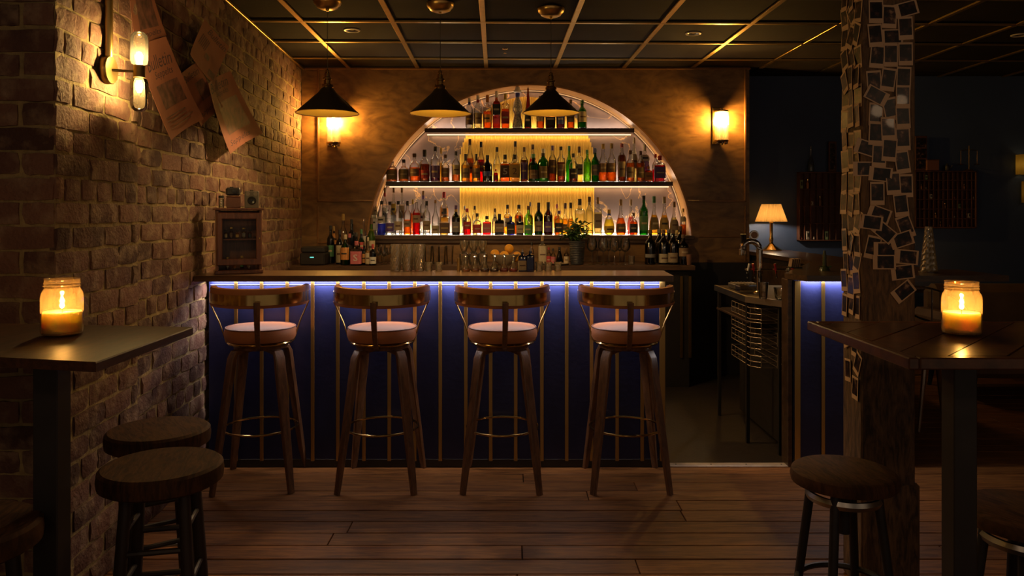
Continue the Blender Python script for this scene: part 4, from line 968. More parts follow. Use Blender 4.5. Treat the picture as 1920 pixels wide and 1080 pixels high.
# blue bottles on the bar top
for i, (px, ty, lab) in enumerate(((979.5, 467, ('cream', .04, .48)), (994.5, 465, None))):
    bc(px, ty, 15, 4.36, ZT, 'square', 'blue', ('blue', .55), lab, 'chrome', 'small blue glass bottle %s on the bar top' % ('with cream label' if lab else 'without label'), 'blue bottles on the bar top', sq=.5)
bc(1017, 443, 15, 6.28, BCZ, 'square', 'frost', ('pale', .5), ('cream', .05, .66), 'cork', 'tall cream labelled bottle with cork near the shot glasses', 'small bottles behind the shot glasses', sq=.3)
for px, ty, g, lab, l in ((997, 454, 'clear', None, 'clear pourer bottle behind the blue bottles'), (1029, 464, 'clear', 'red', 'small bottle with red label beside the cream bottle'), (1037, 466, 'clear', 'pink', 'small bottle with pink label beside the red label one'),
                     (1049, 463, 'black', None, 'small conical black bottle beside the potted plant'), (1062, 465, 'clear', 'cream', 'small bottle with cream label touching the plant pot')):
    bc(px, ty, 9 if px != 1049 else 15, 6.26 if px != 1049 else 6.34, BCZ, 'cone' if px == 1049 else 'round', g, ('brown', .5), (lab, .08, .5) if lab else None, 'red' if lab == 'red' else 'brown' if lab == 'cream' else 'black', l, 'small bottles behind the shot glasses')
t = simple('saucer', 'pale flat dish on the counter under the small bottles', 'dish', (XP(1055, 5.9), 6.16+.07, BCZ+.0006), [(.03, 0), (.06, .006), (.075, .014), (.072, .015), (0, .008)], P('bowl_clay', (.42, .33, .22), .4), part='dish')
simple('candle_glass', 'small glass candle holder beside the wine glasses', 'glass', (XP(1184, 6.3), 6.3, BCZ+.0006), [(.022, 0), (.024, .004), (.026, .07)], CUT, part='cup')
simple('candle_glass', 'small brown cup at the far end of the wine bottles', 'glass', (XP(1292, 6.22), 6.22, BCZ+.0006), [(0, .002), (.016, 0), (.018, .004), (.024, .085)], P('brown_cup', (.25, .12, .08), .4), part='cup')
# potted plant
d = 6.30; px_ = XP(1082, d); ph = ZP(452, d)-BCZ
t = thing('potted_plant', 'leafy green plant in a ribbed black pot on the back counter', 'plant', (px_, d, BCZ+.0006))
mb = MB(); prof = [(0, 0), (.052, 0)]
for k in range(13): prof += [(.053+k*.0009, .004+k*(ph-.01)/13), (.0565+k*.0009, .004+(k+.5)*(ph-.01)/13)]
mb.lathe(prof+[(.066, ph), (.058, ph), (.055, ph-.02), (0, ph-.02)], 28).build('pot', P('pot_black', (.03, .03, .035), .5), t)
leaf = MB().add([(0, 0, 0), (.009, .016, .003), (.007, .036, .002), (0, .052, -.006), (-.007, .036, .002), (-.009, .016, .003), (0, .018, -.001), (0, .036, -.003)], [(0, 1, 6), (1, 2, 7, 6), (2, 3, 7), (3, 4, 7), (4, 5, 6, 7), (5, 0, 6)]).mesh('leaf')
leaf.materials.append(P('leaf_green', (.075, .17, .045), .45, var=.3, scale=20, rand=.35))
stems = MB()
for i in range(34):
    a = random.uniform(0, 2*math.pi); tl_ = random.uniform(.2, 1); top = Vector((.125*tl_*math.cos(a), .09*tl_*math.sin(a), ph+random.uniform(.03, .205-.11*tl_)))
    mid = Vector((top.x*.35, top.y*.35, ph+(top.z-ph)*.65)); stems.tube([(0.02*math.cos(a), .02*math.sin(a), ph-.02), mid, top], .0014, 4)
    for k in range(5):
        p = mid.lerp(top, k/4); o = put('leaf', leaf, t, p, (random.uniform(-.6, .7), random.uniform(-.5, .5), random.uniform(0, 6.28))); s_ = random.uniform(1.0, 1.5); o.scale = (s_, s_, s_)
stems.build('stems', P('stem_green', (.06, .09, .03), .6), t)

# ================================================================== FOREGROUND TABLES AND JARS
TZ = 1.08
t = thing('high_table', 'dark high table standing against the brick wall with a candle jar', 'table', (-1.17, 1.95, 0))
pts = [(-1.9, 1.888), (-.901, 1.66), (-.907, 2.179), (-1.9, 2.303)]
mb = MB(); pl = [(x+1.17, y-1.95) for x, y in pts]; ins = [(x*.992, y*.992) for x, y in pl]
vs = [(x, y, TZ-.022) for x, y in pl]+[(x, y, TZ-.003) for x, y in pl]+[(x, y, TZ) for x, y in ins]
mb.add(vs, [(3, 2, 1, 0), (8, 9, 10, 11)]+[(i, (i+1) % 4, 4+(i+1) % 4, 4+i) for i in range(4)]+[(4+i, 4+(i+1) % 4, 8+(i+1) % 4, 8+i) for i in range(4)]).build('tabletop', wood('dark_tabletop', (.085, .032, .016), (.040, .017, .010), .45, 7, (7, 1, 7), 5, coat=0, bump=.15), t, smooth=False)
[n for n in MATS['dark_tabletop'].node_tree.nodes if n.type == 'BSDF_PRINCIPLED'][0].inputs['Specular IOR Level'].default_value = .3
MB().bbox((0, 0, TZ/2-.016), (.062, .062, TZ-.034), .003).build('post', BLACKM, t)
MB().bbox((0, 0, .008), (.22, .22, .014), .004).build('base_plate', BLACKM, t)
MB().bbox((0, 0, TZ-.027), (.30, .30, .008), .002).build('mounting_plate', BLACKM, t)

t = thing('high_table', 'high plank table with a candle jar in front of the wooden pillar', 'table', (1.155, 1.98, 0))
ox, oy = 1.155, 1.98; TX0, TX1, TY0, TY1 = .885, 2.05, 1.709, 2.300
MB().bbox(((TX0+.012)-ox, (TY0+TY1)/2-oy, TZ-.0135), (.024, TY1-TY0, .027), .003).build('edge_board', TABLEWOOD, t, smooth=False)
MB().bbox(((TX0+TX1)/2-ox, TY0+.012-oy, TZ-.0135), (TX1-TX0-.05, .024, .027), .003).build('edge_board', TABLEWOOD, t, smooth=False)
MB().bbox(((TX0+TX1)/2-ox, TY1-.012-oy, TZ-.0135), (TX1-TX0-.05, .024, .027), .003).build('edge_board', TABLEWOOD, t, smooth=False)
MB().box(((TX0+TX1)/2-ox+.01, (TY0+TY1)/2-oy, TZ-.020), (TX1-TX0-.05, TY1-TY0-.05, .008)).build('underlay', BLACKM, t, smooth=False)
# planks laid at 45 degrees, clipped to the frame
def clip(poly, ax, lim, keep_less):
    out = []; n_ = len(poly)
    for i in range(n_):
        p, q = poly[i], poly[(i+1) % n_]; ip = (p[ax] <= lim) == keep_less; iq = (q[ax] <= lim) == keep_less
        if ip: out.append(p)
        if ip != iq:
            u = (lim-p[ax])/(q[ax]-p[ax]); out.append((p[0]+(q[0]-p[0])*u, p[1]+(q[1]-p[1])*u))
    return out
pw_ = .098; dgn = Vector((math.cos(R(47)), math.sin(R(47)))); nrm = Vector((-dgn.y, dgn.x))
cc = Vector(((TX0+TX1)/2, (TY0+TY1)/2)); 
for k in range(-9, 10):
    a = cc+nrm*(pw_*k+.02); w2 = pw_/2-.0022
    poly = [tuple(a-dgn*1.2-nrm*w2), tuple(a+dgn*1.2-nrm*w2), tuple(a+dgn*1.2+nrm*w2), tuple(a-dgn*1.2+nrm*w2)]
    for ax, lim, kl in ((0, TX0+.026, False), (0, TX1-.005, True), (1, TY0+.026, False), (1, TY1-.026, True)):
        poly = clip(poly, ax, lim, kl)
        if not poly: break
    if poly and len(poly) > 2:
        cx_, cy_ = sum(p[0] for p in poly)/len(poly), sum(p[1] for p in poly)/len(poly)
        mb = MB().prism([(x-cx_, y-cy_) for x, y in poly], -.016, random.uniform(-.0012, 0)); mb.build('plank', TABLEWOOD, t, (cx_-ox, cy_-oy, TZ), smooth=False)
MB().bbox((0, 0, TZ/2-.016), (.060, .060, TZ-.034), .003).build('post', BLACKM, t)
MB().bbox((0, 0, .008), (.42, .42, .014), .004).build('base_plate', BLACKM, t)

JAR = GL('jar_glass', (1, .82, .52), .16, .40, .27, (1.0, .62, .26), .08)
WAX = P('candle_wax', (.97, .80, .50), .5)
_b = [n for n in WAX.node_tree.nodes if n.type == 'BSDF_PRINCIPLED'][0]; _b.inputs['Subsurface Weight'].default_value = 1; _b.inputs['Subsurface Radius'].default_value = (1, .85, .62); _b.inputs['Subsurface Scale'].default_value = .035
def jar(px, pyb, d, h, r, fl, label, lit=1.0):
    x = XP(px, d)
    t = thing('candle_jar', label, 'candle', (x, d, TZ+.0006), R(20))
    prof = [(0, .004), (r*.80, .001), (r*.95, h*.03), (r, h*.08), (r, h*.66), (r*.97, h*.74), (r*.86, h*.81), (r*.82, h*.84), (r*.86, h*.855), (r*.88, h*.87), (r*.83, h*.885), (r*.83, h*.90), (r*.88, h*.912), (r*.84, h*.93), (r*.83, h*.985), (r*.86, h*.99), (r*.86, h), (r*.80, h)]
    MB().lathe(prof, 40, caps=False).build('glass', JAR, t)
    MB().lathe([(0, .008), (r*.88, .008), (r*.93, h*.06), (r*.93, h*fl*.9), (r*.88, h*fl), (r*.5, h*fl-.004), (0, h*fl-.006)], 32).build('wax', WAX, t)
    MB().tube([(0, 0, h*fl-.006), (.001, 0, h*fl+.008)], .001, 6).build('wick', BLACK, t)
    z = h*fl+.007
    MB().lathe([(0, 0), (.004, .003), (.0056, .007), (.0042, .012), (.0016, .016), (0, .019)], 12, (0, 0, z)).build('flame', EM('flame', (1, .55, .16), 620*lit), t)
    return t
jar(116.5, 628, 2.035, .150, .0505, .42, 'lit candle in a glass jar on the table by the brick wall', .9)
jar(1803, 628, 2.045, .141, .0480, .42, 'lit candle in a glass jar on the plank table by the pillar', 1.0)

# ================================================================== LOW STOOLS
def wood_stool(px, pyc, wpx, zs, label, rz, ring=False, dia=.345, thick=.062):
    d = (zs-H)/((PY-pyc)/F); d = (H-zs)*F/(pyc-PY); r = wpx*d/F/2; x = XP(px, d)
    t = thing('round_stool', label, 'stool', (x, d, 0), rz, 'low round wooden stools')
    MB().lathe([(r*.90, zs-thick), (r*.985, zs-thick*.85), (r, zs-thick*.5), (r*.985, zs-thick*.14), (r*.93, zs-.001), (r*.5, zs-.002), (0, zs-.003)], 40).build('seat', SEATWOOD, t)
    zz = zs-thick
    for k in range(4):
        a = R(45+90*k); c, s_ = math.cos(a), math.sin(a)
        MB().tube([(c*r*.62, s_*r*.62, zz+.01), (c*r*.74, s_*r*.74, zz*.55), (c*r*.90, s_*r*.90, 0)], [.017, .019, .016], 10).build('leg', BLACKM if ring else P('dark_leg', (.035, .022, .016), .5, var=.3), t)
    for k in range(4):
        a, b_ = R(45+90*k), R(135+90*k)
        for zf in ((.80, .52) if k % 2 else (.70, .45)):
            q = .62+(.90-.62)*(1-zf); MB().tube([(math.cos(a)*r*q, math.sin(a)*r*q, zz*zf), (math.cos(b_)*r*q, math.sin(b_)*r*q, zz*zf)], .009, 8).build('rung', P('dark_leg', (.035, .022, .016), .5, var=.3), t)
    MB().tube([(r*.80*math.cos(i*math.pi/16), r*.80*math.sin(i*math.pi/16), zz*.28) for i in range(32)], .006, 6, True).build('foot_ring', STEEL, t)
    return t
wood_stool(303, 868, 221, .64, 'low round wooden stool in front, between brick wall and bar stools', R(12))
wood_stool(297, 802, 185, .64, 'low round wooden stool tucked behind another against the brick wall', R(35))
wood_stool(-72, 985, 268, .66, 'low round stool in deep shadow under the high table', R(10))
def metal_stool(px, pyc, wpx, zs, label, rz):
    d = (H-zs)*F/(pyc-PY); r = wpx*d/F/2; x = XP(px, d)
    t = thing('round_stool', label, 'stool', (x, d, 0), rz, 'low round stools by the pillar')
    MB().lathe([(r*.88, zs-.050), (r*.98, zs-.044), (r, zs-.026), (r*.97, zs-.008), (r*.90, zs), (0, zs-.002)], 40).build('seat', SEATWOOD, t)
    zz = zs-.052
    for k in range(4):
        a = R(45+90*k); c, s_ = math.cos(a), math.sin(a)
        MB().tube([(c*r*.60, s_*r*.60, zz+.01), (c*r*.98, s_*r*.98, 0)], [.0155, .014], 10).build('leg', BLACKM, t)
    MB().tube([(r*.66*math.cos(i*math.pi/16), r*.66*math.sin(i*math.pi/16), zz-.035) for i in range(32)], .010, 6, True, flat=1.6).build('brace_ring', STEEL, t)
    MB().tube([(r*.86*math.cos(i*math.pi/16), r*.86*math.sin(i*math.pi/16), zz*.33) for i in range(32)], .010, 6, True).build('foot_ring', BLACKM, t)
    MB().lathe([(0, zz-.16), (.022, zz-.16), (.022, zz+.01), (0, zz+.01)], 14).build('screw_column', BLACKM, t)
metal_stool(1582, 879, 191, .55, 'low round wooden stool on black legs in front of the pillar', R(8))
metal_stool(1925, 952, 222, .55, 'low round stool at the far corner of the plank table', R(28))

# ================================================================== PILLAR AND ITS PHOTOS
pX0, pX1, pY0, pY1 = 1.299, 1.501, 2.85, 3.01
pil = struct(MB().bbox(((pX0+pX1)/2, (pY0+pY1)/2, CEIL/2), (pX1-pX0, pY1-pY0, CEIL), .006).build('pillar', OLDWOOD, smooth=False))
struct(MB().bbox(((pX0+pX1)/2+.010, (pY0+pY1)/2, .20), (pX1-pX0+.012, pY1-pY0+.02, .40), .012).build('pillar_base', OLDWOOD, smooth=False))
def photo_mat():
    m, nt, out = newmat('photo_print'); L = nt.links.new
    b = N(nt, 'BsdfPrincipled'); L(b.outputs[0], out.inputs[0]); b.inputs['Roughness'].default_value = .30; b.inputs['Coat Weight'].default_value = .03
    tc = N(nt, 'TexCoord'); oi = N(nt, 'ObjectInfo'); vm = N(nt, 'VectorMath', operation='MULTIPLY_ADD'); vm.inputs[1].default_value = (91, 57, 73); L(oi.outputs['Random'], vm.inputs[0]); L(tc.outputs['Object'], vm.inputs[2])
    n1 = N(nt, 'TexNoise'); n1.inputs['Scale'].default_value = 38; n1.inputs['Detail'].default_value = 5; L(vm.outputs[0], n1.inputs[0])
    cr = N(nt, 'ValToRGB'); e = cr.color_ramp.elements; e[0].position = .48; e[0].color = (.012, .011, .014, 1); e[1].position = .78; e[1].color = (.45, .28, .17, 1)
    x = cr.color_ramp.elements.new(.62); x.color = (.07, .035, .03, 1); b.inputs['Specular IOR Level'].default_value = .25; L(n1.outputs[0], cr.inputs[0]); L(cr.outputs[0], b.inputs['Base Color']); return m
PHOTO = photo_mat()
pf = MB().bbox((0, -.0006, 0), (.054, .0012, .086), .0004).mesh('instant_photo', False); pf.materials.append(CARD)
pi = MB().add([(-.0225, -.0014, -.026), (.0225, -.0014, -.026), (.0225, -.0014, .035), (-.0225, -.0014, .035)], [(0, 1, 2, 3)]).mesh('print', False); pi.materials.append(PHOTO)
def photo(loc, rot, label, group):
    o = put('instant_photo', pf, None, loc); o.rotation_mode = 'YXZ'; o.rotation_euler = rot; put('print', pi, o)
    tag(o, label, 'photo', group); return o
frontp = [(675,90,0,0),(780,130,-3,0),(912,70,-75,0),(905,220,3,0),(670,275,5,0),(795,285,-88,0),(685,440,-5,0),(790,430,0,0),(905,420,1,0),(770,620,-8,0),(660,640,4,0),(890,610,-3,0),(680,745,62,0),(885,755,0,0),(790,850,12,0),
 (675,890,-3,0),(885,910,3,0),(675,1040,-3,0),(770,1000,2,0),(885,1050,2,0)]
frontp = [(1480+a/4.1545, b/4.1545, r) for a, b, r, _ in frontp]
frontp += [(1480+a/4.1545, 240+b/4.1545, r) for a, b, r in [(885,85,3),(600,155,-108),(780,170,-5),(700,215,-3),(880,265,8),(585,318,-90),(710,360,-96),(810,430,3),(905,450,2),(685,510,0),(870,600,6),(700,670,-110),(635,735,-98),(905,770,20),(740,810,-130),(875,870,-72),(745,945,-90),(915,1005,-95),(650,930,-12),(740,1045,-90)]]
frontp += [(1480+a/3.6, 420+b/3.6, r) for a, b, r in [(765,325,-83),(770,455,-52)]]
frontp.sort(key=lambda p: p[1])
rows_ = []
for p in frontp:
    if rows_ and p[1]-rows_[-1][0][1] < 20: rows_[-1].append(p)
    else: rows_.append([p])
k = 0
def rot_word(r):
    r = r % 180
    return 'upright' if r < 10 or r > 170 else 'sideways' if 75 < r < 105 else 'tilted'
for ri, rw in enumerate(rows_):
    rw.sort()
    for ci, (px, py, r) in enumerate(rw):
        k += 1; yy = pY0-.0008-.0011*(k % 5)
        photo((XP(px, yy), yy, ZP(py, yy)), (R(random.uniform(-2, 1)), R(-r if True else r), R(random.uniform(-2, 2))),
              '%s instant photo, %s of row %s from the top, pillar face towards the room' % (rot_word(r), ORD[ci], ORD[ri]) if len(rw) > 1 else '%s instant photo alone in row %s from the top of the pillar face' % (rot_word(r), ORD[ri]), 'instant photos on the pillar front')
# side face towards the bar entrance: it catches the light of the niche
zc = 2.62; ri = 0
while zc > 1.00:
    for ci in range(3):
        yy = pY0+.028+ci*.052+random.uniform(-.008, .008); xx = pX0-.0012-.0009*((ri*3+ci) % 6)
        wild = random.random() < .35
        photo((xx, yy, zc+random.uniform(-.015, .015)), (R(random.uniform(-3, 3)), R(random.uniform(-38, 38) if wild else random.uniform(-8, 8)), R(-90+random.uniform(-9, 5))),
              'instant photo on the pillar side facing the bar, %s in row %s from the top' % (('nearest', 'middle', 'farthest')[ci], ORD[ri]), 'instant photos on the pillar side')
    zc -= .078; ri += 1
for j, (zc, yy, r) in enumerate(((.905, 2.90, 5), (.84, 2.875, 25), (.80, 2.955, -3), (.745, 2.89, 3), (.93, 2.97, -20))):
    photo((pX0-.002-.001*j, yy, zc), (0, R(r), R(-92)), 'instant photo below table height on the pillar side, %s from the top' % ORD[j], 'low instant photos on the pillar side')

# ================================================================== POSTERS ON THE BRICK WALL
def on_wall(px, py, off):
    r = (px-PX)/F; y = (-1.44+off)/(r-WK); return Vector((r*y, y, ZP(py, y)))
PAPER = P('pink_newsprint', (.32, .110, .060), .8, var=.2, scale=9, bump=.15, bscale=15)
INK = P('printing_ink', (.06, .025, .035), .8); INKP = P('printed_picture', (.22, .085, .06), .7, var=.8, scale=26)
def poster(label, q, off, items, curl=.012):
    """q: TL, TR, BR, BL pixel corners; built as a gently curled sheet a little off the bricks"""
    c = [on_wall(px, py, off) for px, py in q]; cen = sum(c, Vector())/4
    t = thing('poster', label, 'poster', cen, 0, 'pink newspaper posters on the brick wall')
    def uv(u, v, h=0):
        p = c[0]*(1-u)*v + c[1]*u*v + c[2]*u*(1-v) + c[3]*(1-u)*(1-v)
        return p - cen + wn*(curl*(4*(u-.5)**2*.6+(1-v)**2*1.2)+h)
    n_ = 9; vs = []
    for h in (0, .0012):
        for j in range(n_):
            for i in range(n_): vs.append(uv(i/(n_-1), j/(n_-1), h))
    g = n_*n_; fs = []
    for j in range(n_-1):
        for i in range(n_-1): a = j*n_+i; fs += [(a, a+n_, a+n_+1, a+1), (g+a, g+a+1, g+a+n_+1, g+a+n_)]
    rim = [i for i in range(n_)]+[j*n_+n_-1 for j in range(1, n_)]+[(n_-1)*n_+i for i in range(n_-2, -1, -1)]+[j*n_ for j in range(n_-2, 0, -1)]
    fs += [(rim[i], rim[(i+1) % len(rim)], g+rim[(i+1) % len(rim)], g+rim[i]) for i in range(len(rim))]
    MB().add(vs, fs).build('sheet', PAPER, t)
    for it in items:
        if it[0] == 'text':
            _, txt, u0, v0, u1, v1, rotv = it; vv, ff = text_geo(txt, .35); mb = MB(); ps = []
            for a, b in vv:
                if rotv: a, b = (b if rotv > 0 else 1-b), (1-a if rotv > 0 else a)
                ps.append(uv(u0+(u1-u0)*a, v0+(v1-v0)*b, .0022))
            mb.add(ps, ff).build('lettering', INK, t, smooth=False)
        elif it[0] == 'pic':
            _, u0, v0, u1, v1 = it; m_ = 6; ps = [uv(u0+(u1-u0)*i/(m_-1), v0+(v1-v0)*j/(m_-1), .0020) for j in range(m_) for i in range(m_)]
            MB().add(ps, [(j*m_+i, j*m_+i+1, (j+1)*m_+i+1, (j+1)*m_+i) for j in range(m_-1) for i in range(m_-1)]).build('picture', INKP, t)
        else:
            _, u0, v0, u1, v1, nn = it; mb = MB()
            for k in range(nn):
                vv = v1+(v0-v1)*(k+.5)/nn; uu = u1-(u1-u0)*random.uniform(0, .25); mb.add([uv(u0, vv-.006, .0021), uv(uu, vv-.006, .0021), uv(uu, vv+.006, .0021), uv(u0, vv+.006, .0021)], [(0, 1, 2, 3)])
            mb.build('fine_print', INKP, t, smooth=False)
poster('pink poster at the top behind the pier, mostly above the large Bulletin Seppelts one', [(238, -25), (283, -12), (303, 66), (245, 88)], .035, [('pic', .25, .25, .88, .85), ('text', 'Seppelts', .2, .05, .9, .2, 0)])
poster('upper pink Bulletin poster with fan-shaped print, below the gold ceiling edge', [(381.5, 35), (427, 88), (392, 158), (348, 101)], .030,
       [('text', 'Bulletin', .25, .80, .95, .95, 0), ('text', 'IIIIII', .10, .42, .45, .70, 0), ('pic', .45, .30, .62, .42), ('pic', .72, .06, .96, .20)])
poster('middle pink poster half covered by the large Bulletin Seppelts one', [(334, 141), (366, 117), (411, 200), (369, 237)], .035, [('text', 'Bulletin', .10, .80, .9, .93, 0), ('pic', .50, .34, .90, .70), ('text', 'Seppelts', .05, .08, .9, .20, 0)])
poster('pink Bulletin Seppelts poster curling off the wall at the bottom of the group', [(384, 157), (426, 133), (477, 250), (413, 289)], .045,
       [('text', 'Bulletin', .06, .84, .80, .97, 0), ('text', 'Seppelts', .25, .74, .72, .83, 0), ('pic', .20, .22, .86, .68), ('text', 'Seppelts', .12, .05, .75, .15, 0)], .030)
poster('largest pink Bulletin Seppelts poster beside the brick pier', [(248, 90), (305, 68), (367, 223), (304, 263)], .055,
       [('text', 'Bulletin', .16, .72, .92, .86, 0), ('text', 'Seppelts', .30, .60, .84, .70, 0), ('pic', .22, .30, .86, .56), ('lines', .12, .08, .9, .24, 4)], .022)

# ================================================================== CURIO CABINET ON THE BAR
d = 4.16; zb = ZT+.0006; cx0, cx1 = XP(408, d), XP(490, d); cw = cx1-cx0; chh = ZP(390, d)-zb; cd = .13
t = thing('display_cabinet', 'small wooden cabinet with a glass door on the bar by the brick wall', 'cabinet', ((cx0+cx1)/2-.028, d+cd/2-.004, zb), R(24))
MAHO = wood('mahogany', (.20, .075, .035), (.10, .035, .018), .35, 7, (7, 7, 1), 4, coat=.3, bump=.05)
MB().bbox((-cw/2+.008, 0, chh/2), (.014, cd, chh-.024), .002).build('side_panel', MAHO, t, smooth=False)
MB().bbox((cw/2-.008, 0, chh/2), (.014, cd, chh-.024), .002).build('side_panel', MAHO, t, smooth=False)
MB().bbox((0, cd/2-.004, chh/2), (cw-.03, .006, chh-.026), .001).build('back_panel', MAHO, t, smooth=False)
MB().bbox((0, -.004, chh-.006), (cw+.022, cd+.022, .012), .003).build('top', MAHO, t, smooth=False)
MB().bbox((0, -.002, .010), (cw+.012, cd+.010, .020), .003).build('plinth', MAHO, t, smooth=False)
MB().bbox((0, .004, chh*.52), (cw-.03, cd-.03, .007), .001).build('shelf', MAHO, t, smooth=False)
dr = MB()
for sx in (-1, 1): dr.bbox((sx*(cw/2-.018), -cd/2-.006, chh*.53), (.028, .014, chh*.80), .004)
for z_ in (chh*.88, chh*.18): dr.bbox((0, -cd/2-.006, z_), (cw-.05, .0135, chh*.10), .004)
dro = dr.build('door', MAHO, t)
MB().box((0, -cd/2-.004, chh*.53), (cw-.056, .002, chh*.62)).build('pane', GL('cabinet_pane', (.92, .92, .9), .02, .95), dro, smooth=False)
MB().sphere((cw/2-.016, -cd/2-.018, chh*.53), .005, 8, 6).build('knob', BRASS, dro)
cen = Vector(((cx0+cx1)/2-.028, d+cd/2-.004, zb)); RM = Matrix.Rotation(R(24), 3, 'Z')
mini = [(-.065, .55, .05, 'cream'), (-.035, .55, .065, 'brown'), (-.005, .55, .045, 'gold'), (.030, .55, .06, 'grey'), (.060, .55, .05, 'black'), (-.055, .155, .07, 'grey'), (-.02, .155, .05, 'orange'), (.020, .155, .075, 'green'), (.055, .155, .06, 'cream')]
for i, (lx, zf, hh, cl) in enumerate(mini):
    p = cen+RM @ Vector((lx, -.01+.02*(i % 2), (chh*.52+.005) if zf > .5 else .022))
    bottle(p, hh*.95, .0095, ('round', 'squat', 'slim')[i % 3], 'clear', (('gold', .6), ('brown', .6), ('amber', .6))[i % 3], (cl, .15, .5), 'gold' if i % 2 else 'black', n=12,
           label='miniature bottle with %s label, %s on the %s shelf of the small cabinet' % (cl, ORD[i if i < 5 else i-5], 'upper' if i < 5 else 'lower'), group='miniature bottles in the cabinet')
ztop = zb+chh+.0006
def P3(px, dd=4.20): return Vector((XP(px, dd), dd, ztop))
t = thing('box_camera', 'old grey box camera on the cabinet corner nearest the bottles', 'camera', P3(472, 4.24), R(18))
k = 4.17/F; bwid, bht = 26*k, 32*k
MB().bbox((0, .03, bht/2), (bwid, .06, bht), .003).build('body', P('camera_grey', (.16, .135, .10), .5, var=.2), t)
MB().lathe([(0, 0), (8*k, 0), (8*k, .004), (6.5*k, .006), (4.5*k, .003), (0, .003)], 22, caps=False).build('lens', P('lens_ring', (.03, .03, .03), .2), t, (0, 0, bht*.44), rot=(R(90), 0, 0))
MB().sphere((0, -.003, bht*.44), .006, 10, 6, (1, .5, 1)).build('lens_glass', P('lens_glass', (.02, .03, .05), .05, spec=1), t)
for sx in (-1, 1): MB().lathe([(0, 0), (4*k, 0), (4*k, .003), (0, .003)], 14, caps=False).build('viewfinder', P('viewfinder_glass', (.30, .25, .18), .15), t, (sx*7*k, 0, bht*.84), rot=(R(90), 0, 0))
MB().bbox((0, .03, bht+.003), (.02, .04, .006), .002).build('handle', BLACK, t)
t = thing('wooden_box', 'small reddish wooden box on the cabinet supporting the black camera', 'box', P3(438, 4.19), R(20))
MB().bbox((0, .025, .030), (26*k, .05, .060), .003).build('body', P('red_box', (.18, .06, .035), .5, var=.3, scale=20), t)
MB().bbox((0, .025, .0625), (27*k, .054, .005), .002).build('lid', MAHO, t)
t = thing('folding_camera', 'black folding camera lying on top of the reddish wooden box', 'camera', Vector((XP(437, 4.19), 4.195, ztop+.0656)), R(24))
MB().bbox((0, .022, .024), (26*k, .042, .044), .008).build('body', P('camera_black', (.03, .025, .024), .45), t)
MB().lathe([(0, 0), (.013, 0), (.012, .016), (0, .017)], 18, caps=False).build('lens', P('lens_ring', (.03, .03, .03), .2), t, (.004, .001, .024), rot=(R(90), 0, 0))
MB().bbox((-.008, .022, .048), (.02, .02, .006), .002).build('viewfinder', BLACK, t)
t = thing('small_jar', 'little glass jar with a dark lid on the cabinet edge near the bricks', 'jar', P3(415, 4.15))
MB().lathe([(0, .001), (.013, 0), (.014, .004), (.014, .05), (.011, .056)], 16, caps=False).build('glass', GG, t)
MB().lathe([(.004, .004), (.010, .004), (.010, .045), (0, .045)], 12).build('filling', papermat('cream'), t)
MB().lathe([(0, .054), (.0145, .054), (.0145, .066), (0, .066)], 16).build('lid', BLACK, t)
# dark till behind the bar by the wall
t = thing('till', 'dark point of sale terminal at the brick wall end of the back counter', 'till', (XP(592, 6.3), 6.28, BCZ), 0)
MB().bbox((0, 0, .05), (.20, .20, .10), .01).build('base', BLACKM, t)
MB().bbox((0, .0, .125), (.19, .16, .05), .01).build('printer', BLACK, t)
MB().box((.0, -.102, .065), (.030, .002, .006)).build('indicator', EM('indicator', (.15, .9, .7), 1.6), t, smooth=False)

# ================================================================== SERVICE BENCH, TAPS, RACKS
t = thing('service_bench', 'dark service bench in the bar entrance carrying the beer tap tower', 'bench', (1.6, 4.9, 0))
def L2(pts): return [(x-1.6, y-4.9) for x, y in pts]
MB().prism(L2([(1.428, 5.40), (1.419, 4.66), (1.560, 4.40), (2.06, 4.40), (2.06, 5.40)]), .872, .900).build('board', P('bench_top', (.06, .035, .02), .62, spec=.2, var=.3), t, smooth=False)
MB().prism(L2([(1.424, 5.40), (1.415, 4.655), (1.558, 4.395), (1.575, 4.40), (1.432, 4.665), (1.44, 5.40)]), .866, .903).build('edge_band', STEEL, t, smooth=False)
MB().bbox((1.75-1.6, 0, .45), (.30, .98, .84), .003).build('back_panel', BLACKM, t, smooth=False)
for x, y in ((1.445, 4.70), (1.445, 5.34), (1.560, 4.46)): MB().bbox((x-1.6, y-4.9, .435), (.022, .022, .87), .002).build('leg', BLACKM, t)
MB().bbox((1.55-1.6, 5.0-4.9, .745), (.24, .72, .014), .002).build('shelf', DARKTOP, t, smooth=False)
WIRE = P('wire_steel', (.42, .34, .26), .40, .7)
def rack(x, y, z, w, l, h, label):
    t = thing('wire_rack', label, 'rack', (x, y, z), 0, 'wire glass racks under the service bench')
    c = .05; loop = [(-w/2, l/2), (-w/2, -l/2+c), (-w/2+c, -l/2), (w/2, -l/2), (w/2, l/2)]
    for j, zz in enumerate((.003, h*.5, h)): MB().tube([(a, b_, zz) for a, b_ in loop], .0022 if j < 3 else .003, 5, True).build('rail', WIRE, t)
    mb = MB()
    for a, b_ in loop: mb.tube([(a, b_, .003), (a, b_, h)], .0022, 5)
    for k in range(1, 6): mb.tube([(-w/2, -l/2+c+(l-c)*k/6, .003), (w/2, -l/2+c+(l-c)*k/6, .003)], .0018, 4)
    for k in range(1, 5): mb.tube([(-w/2, -l/2+c+(l-c)*k/5, .003), (-w/2, -l/2+c+(l-c)*k/5, h)], .0018, 4)
    tag(mb.build('wires', WIRE, t), kind='stuff')
for i, z in enumerate((.790, .700, .610, .500)): rack(1.515, 4.80, z-.02 if i else .765, .15, .44, .070, 'wire glass rack under the bench, %s from the top in the taller stack' % ORD[i])
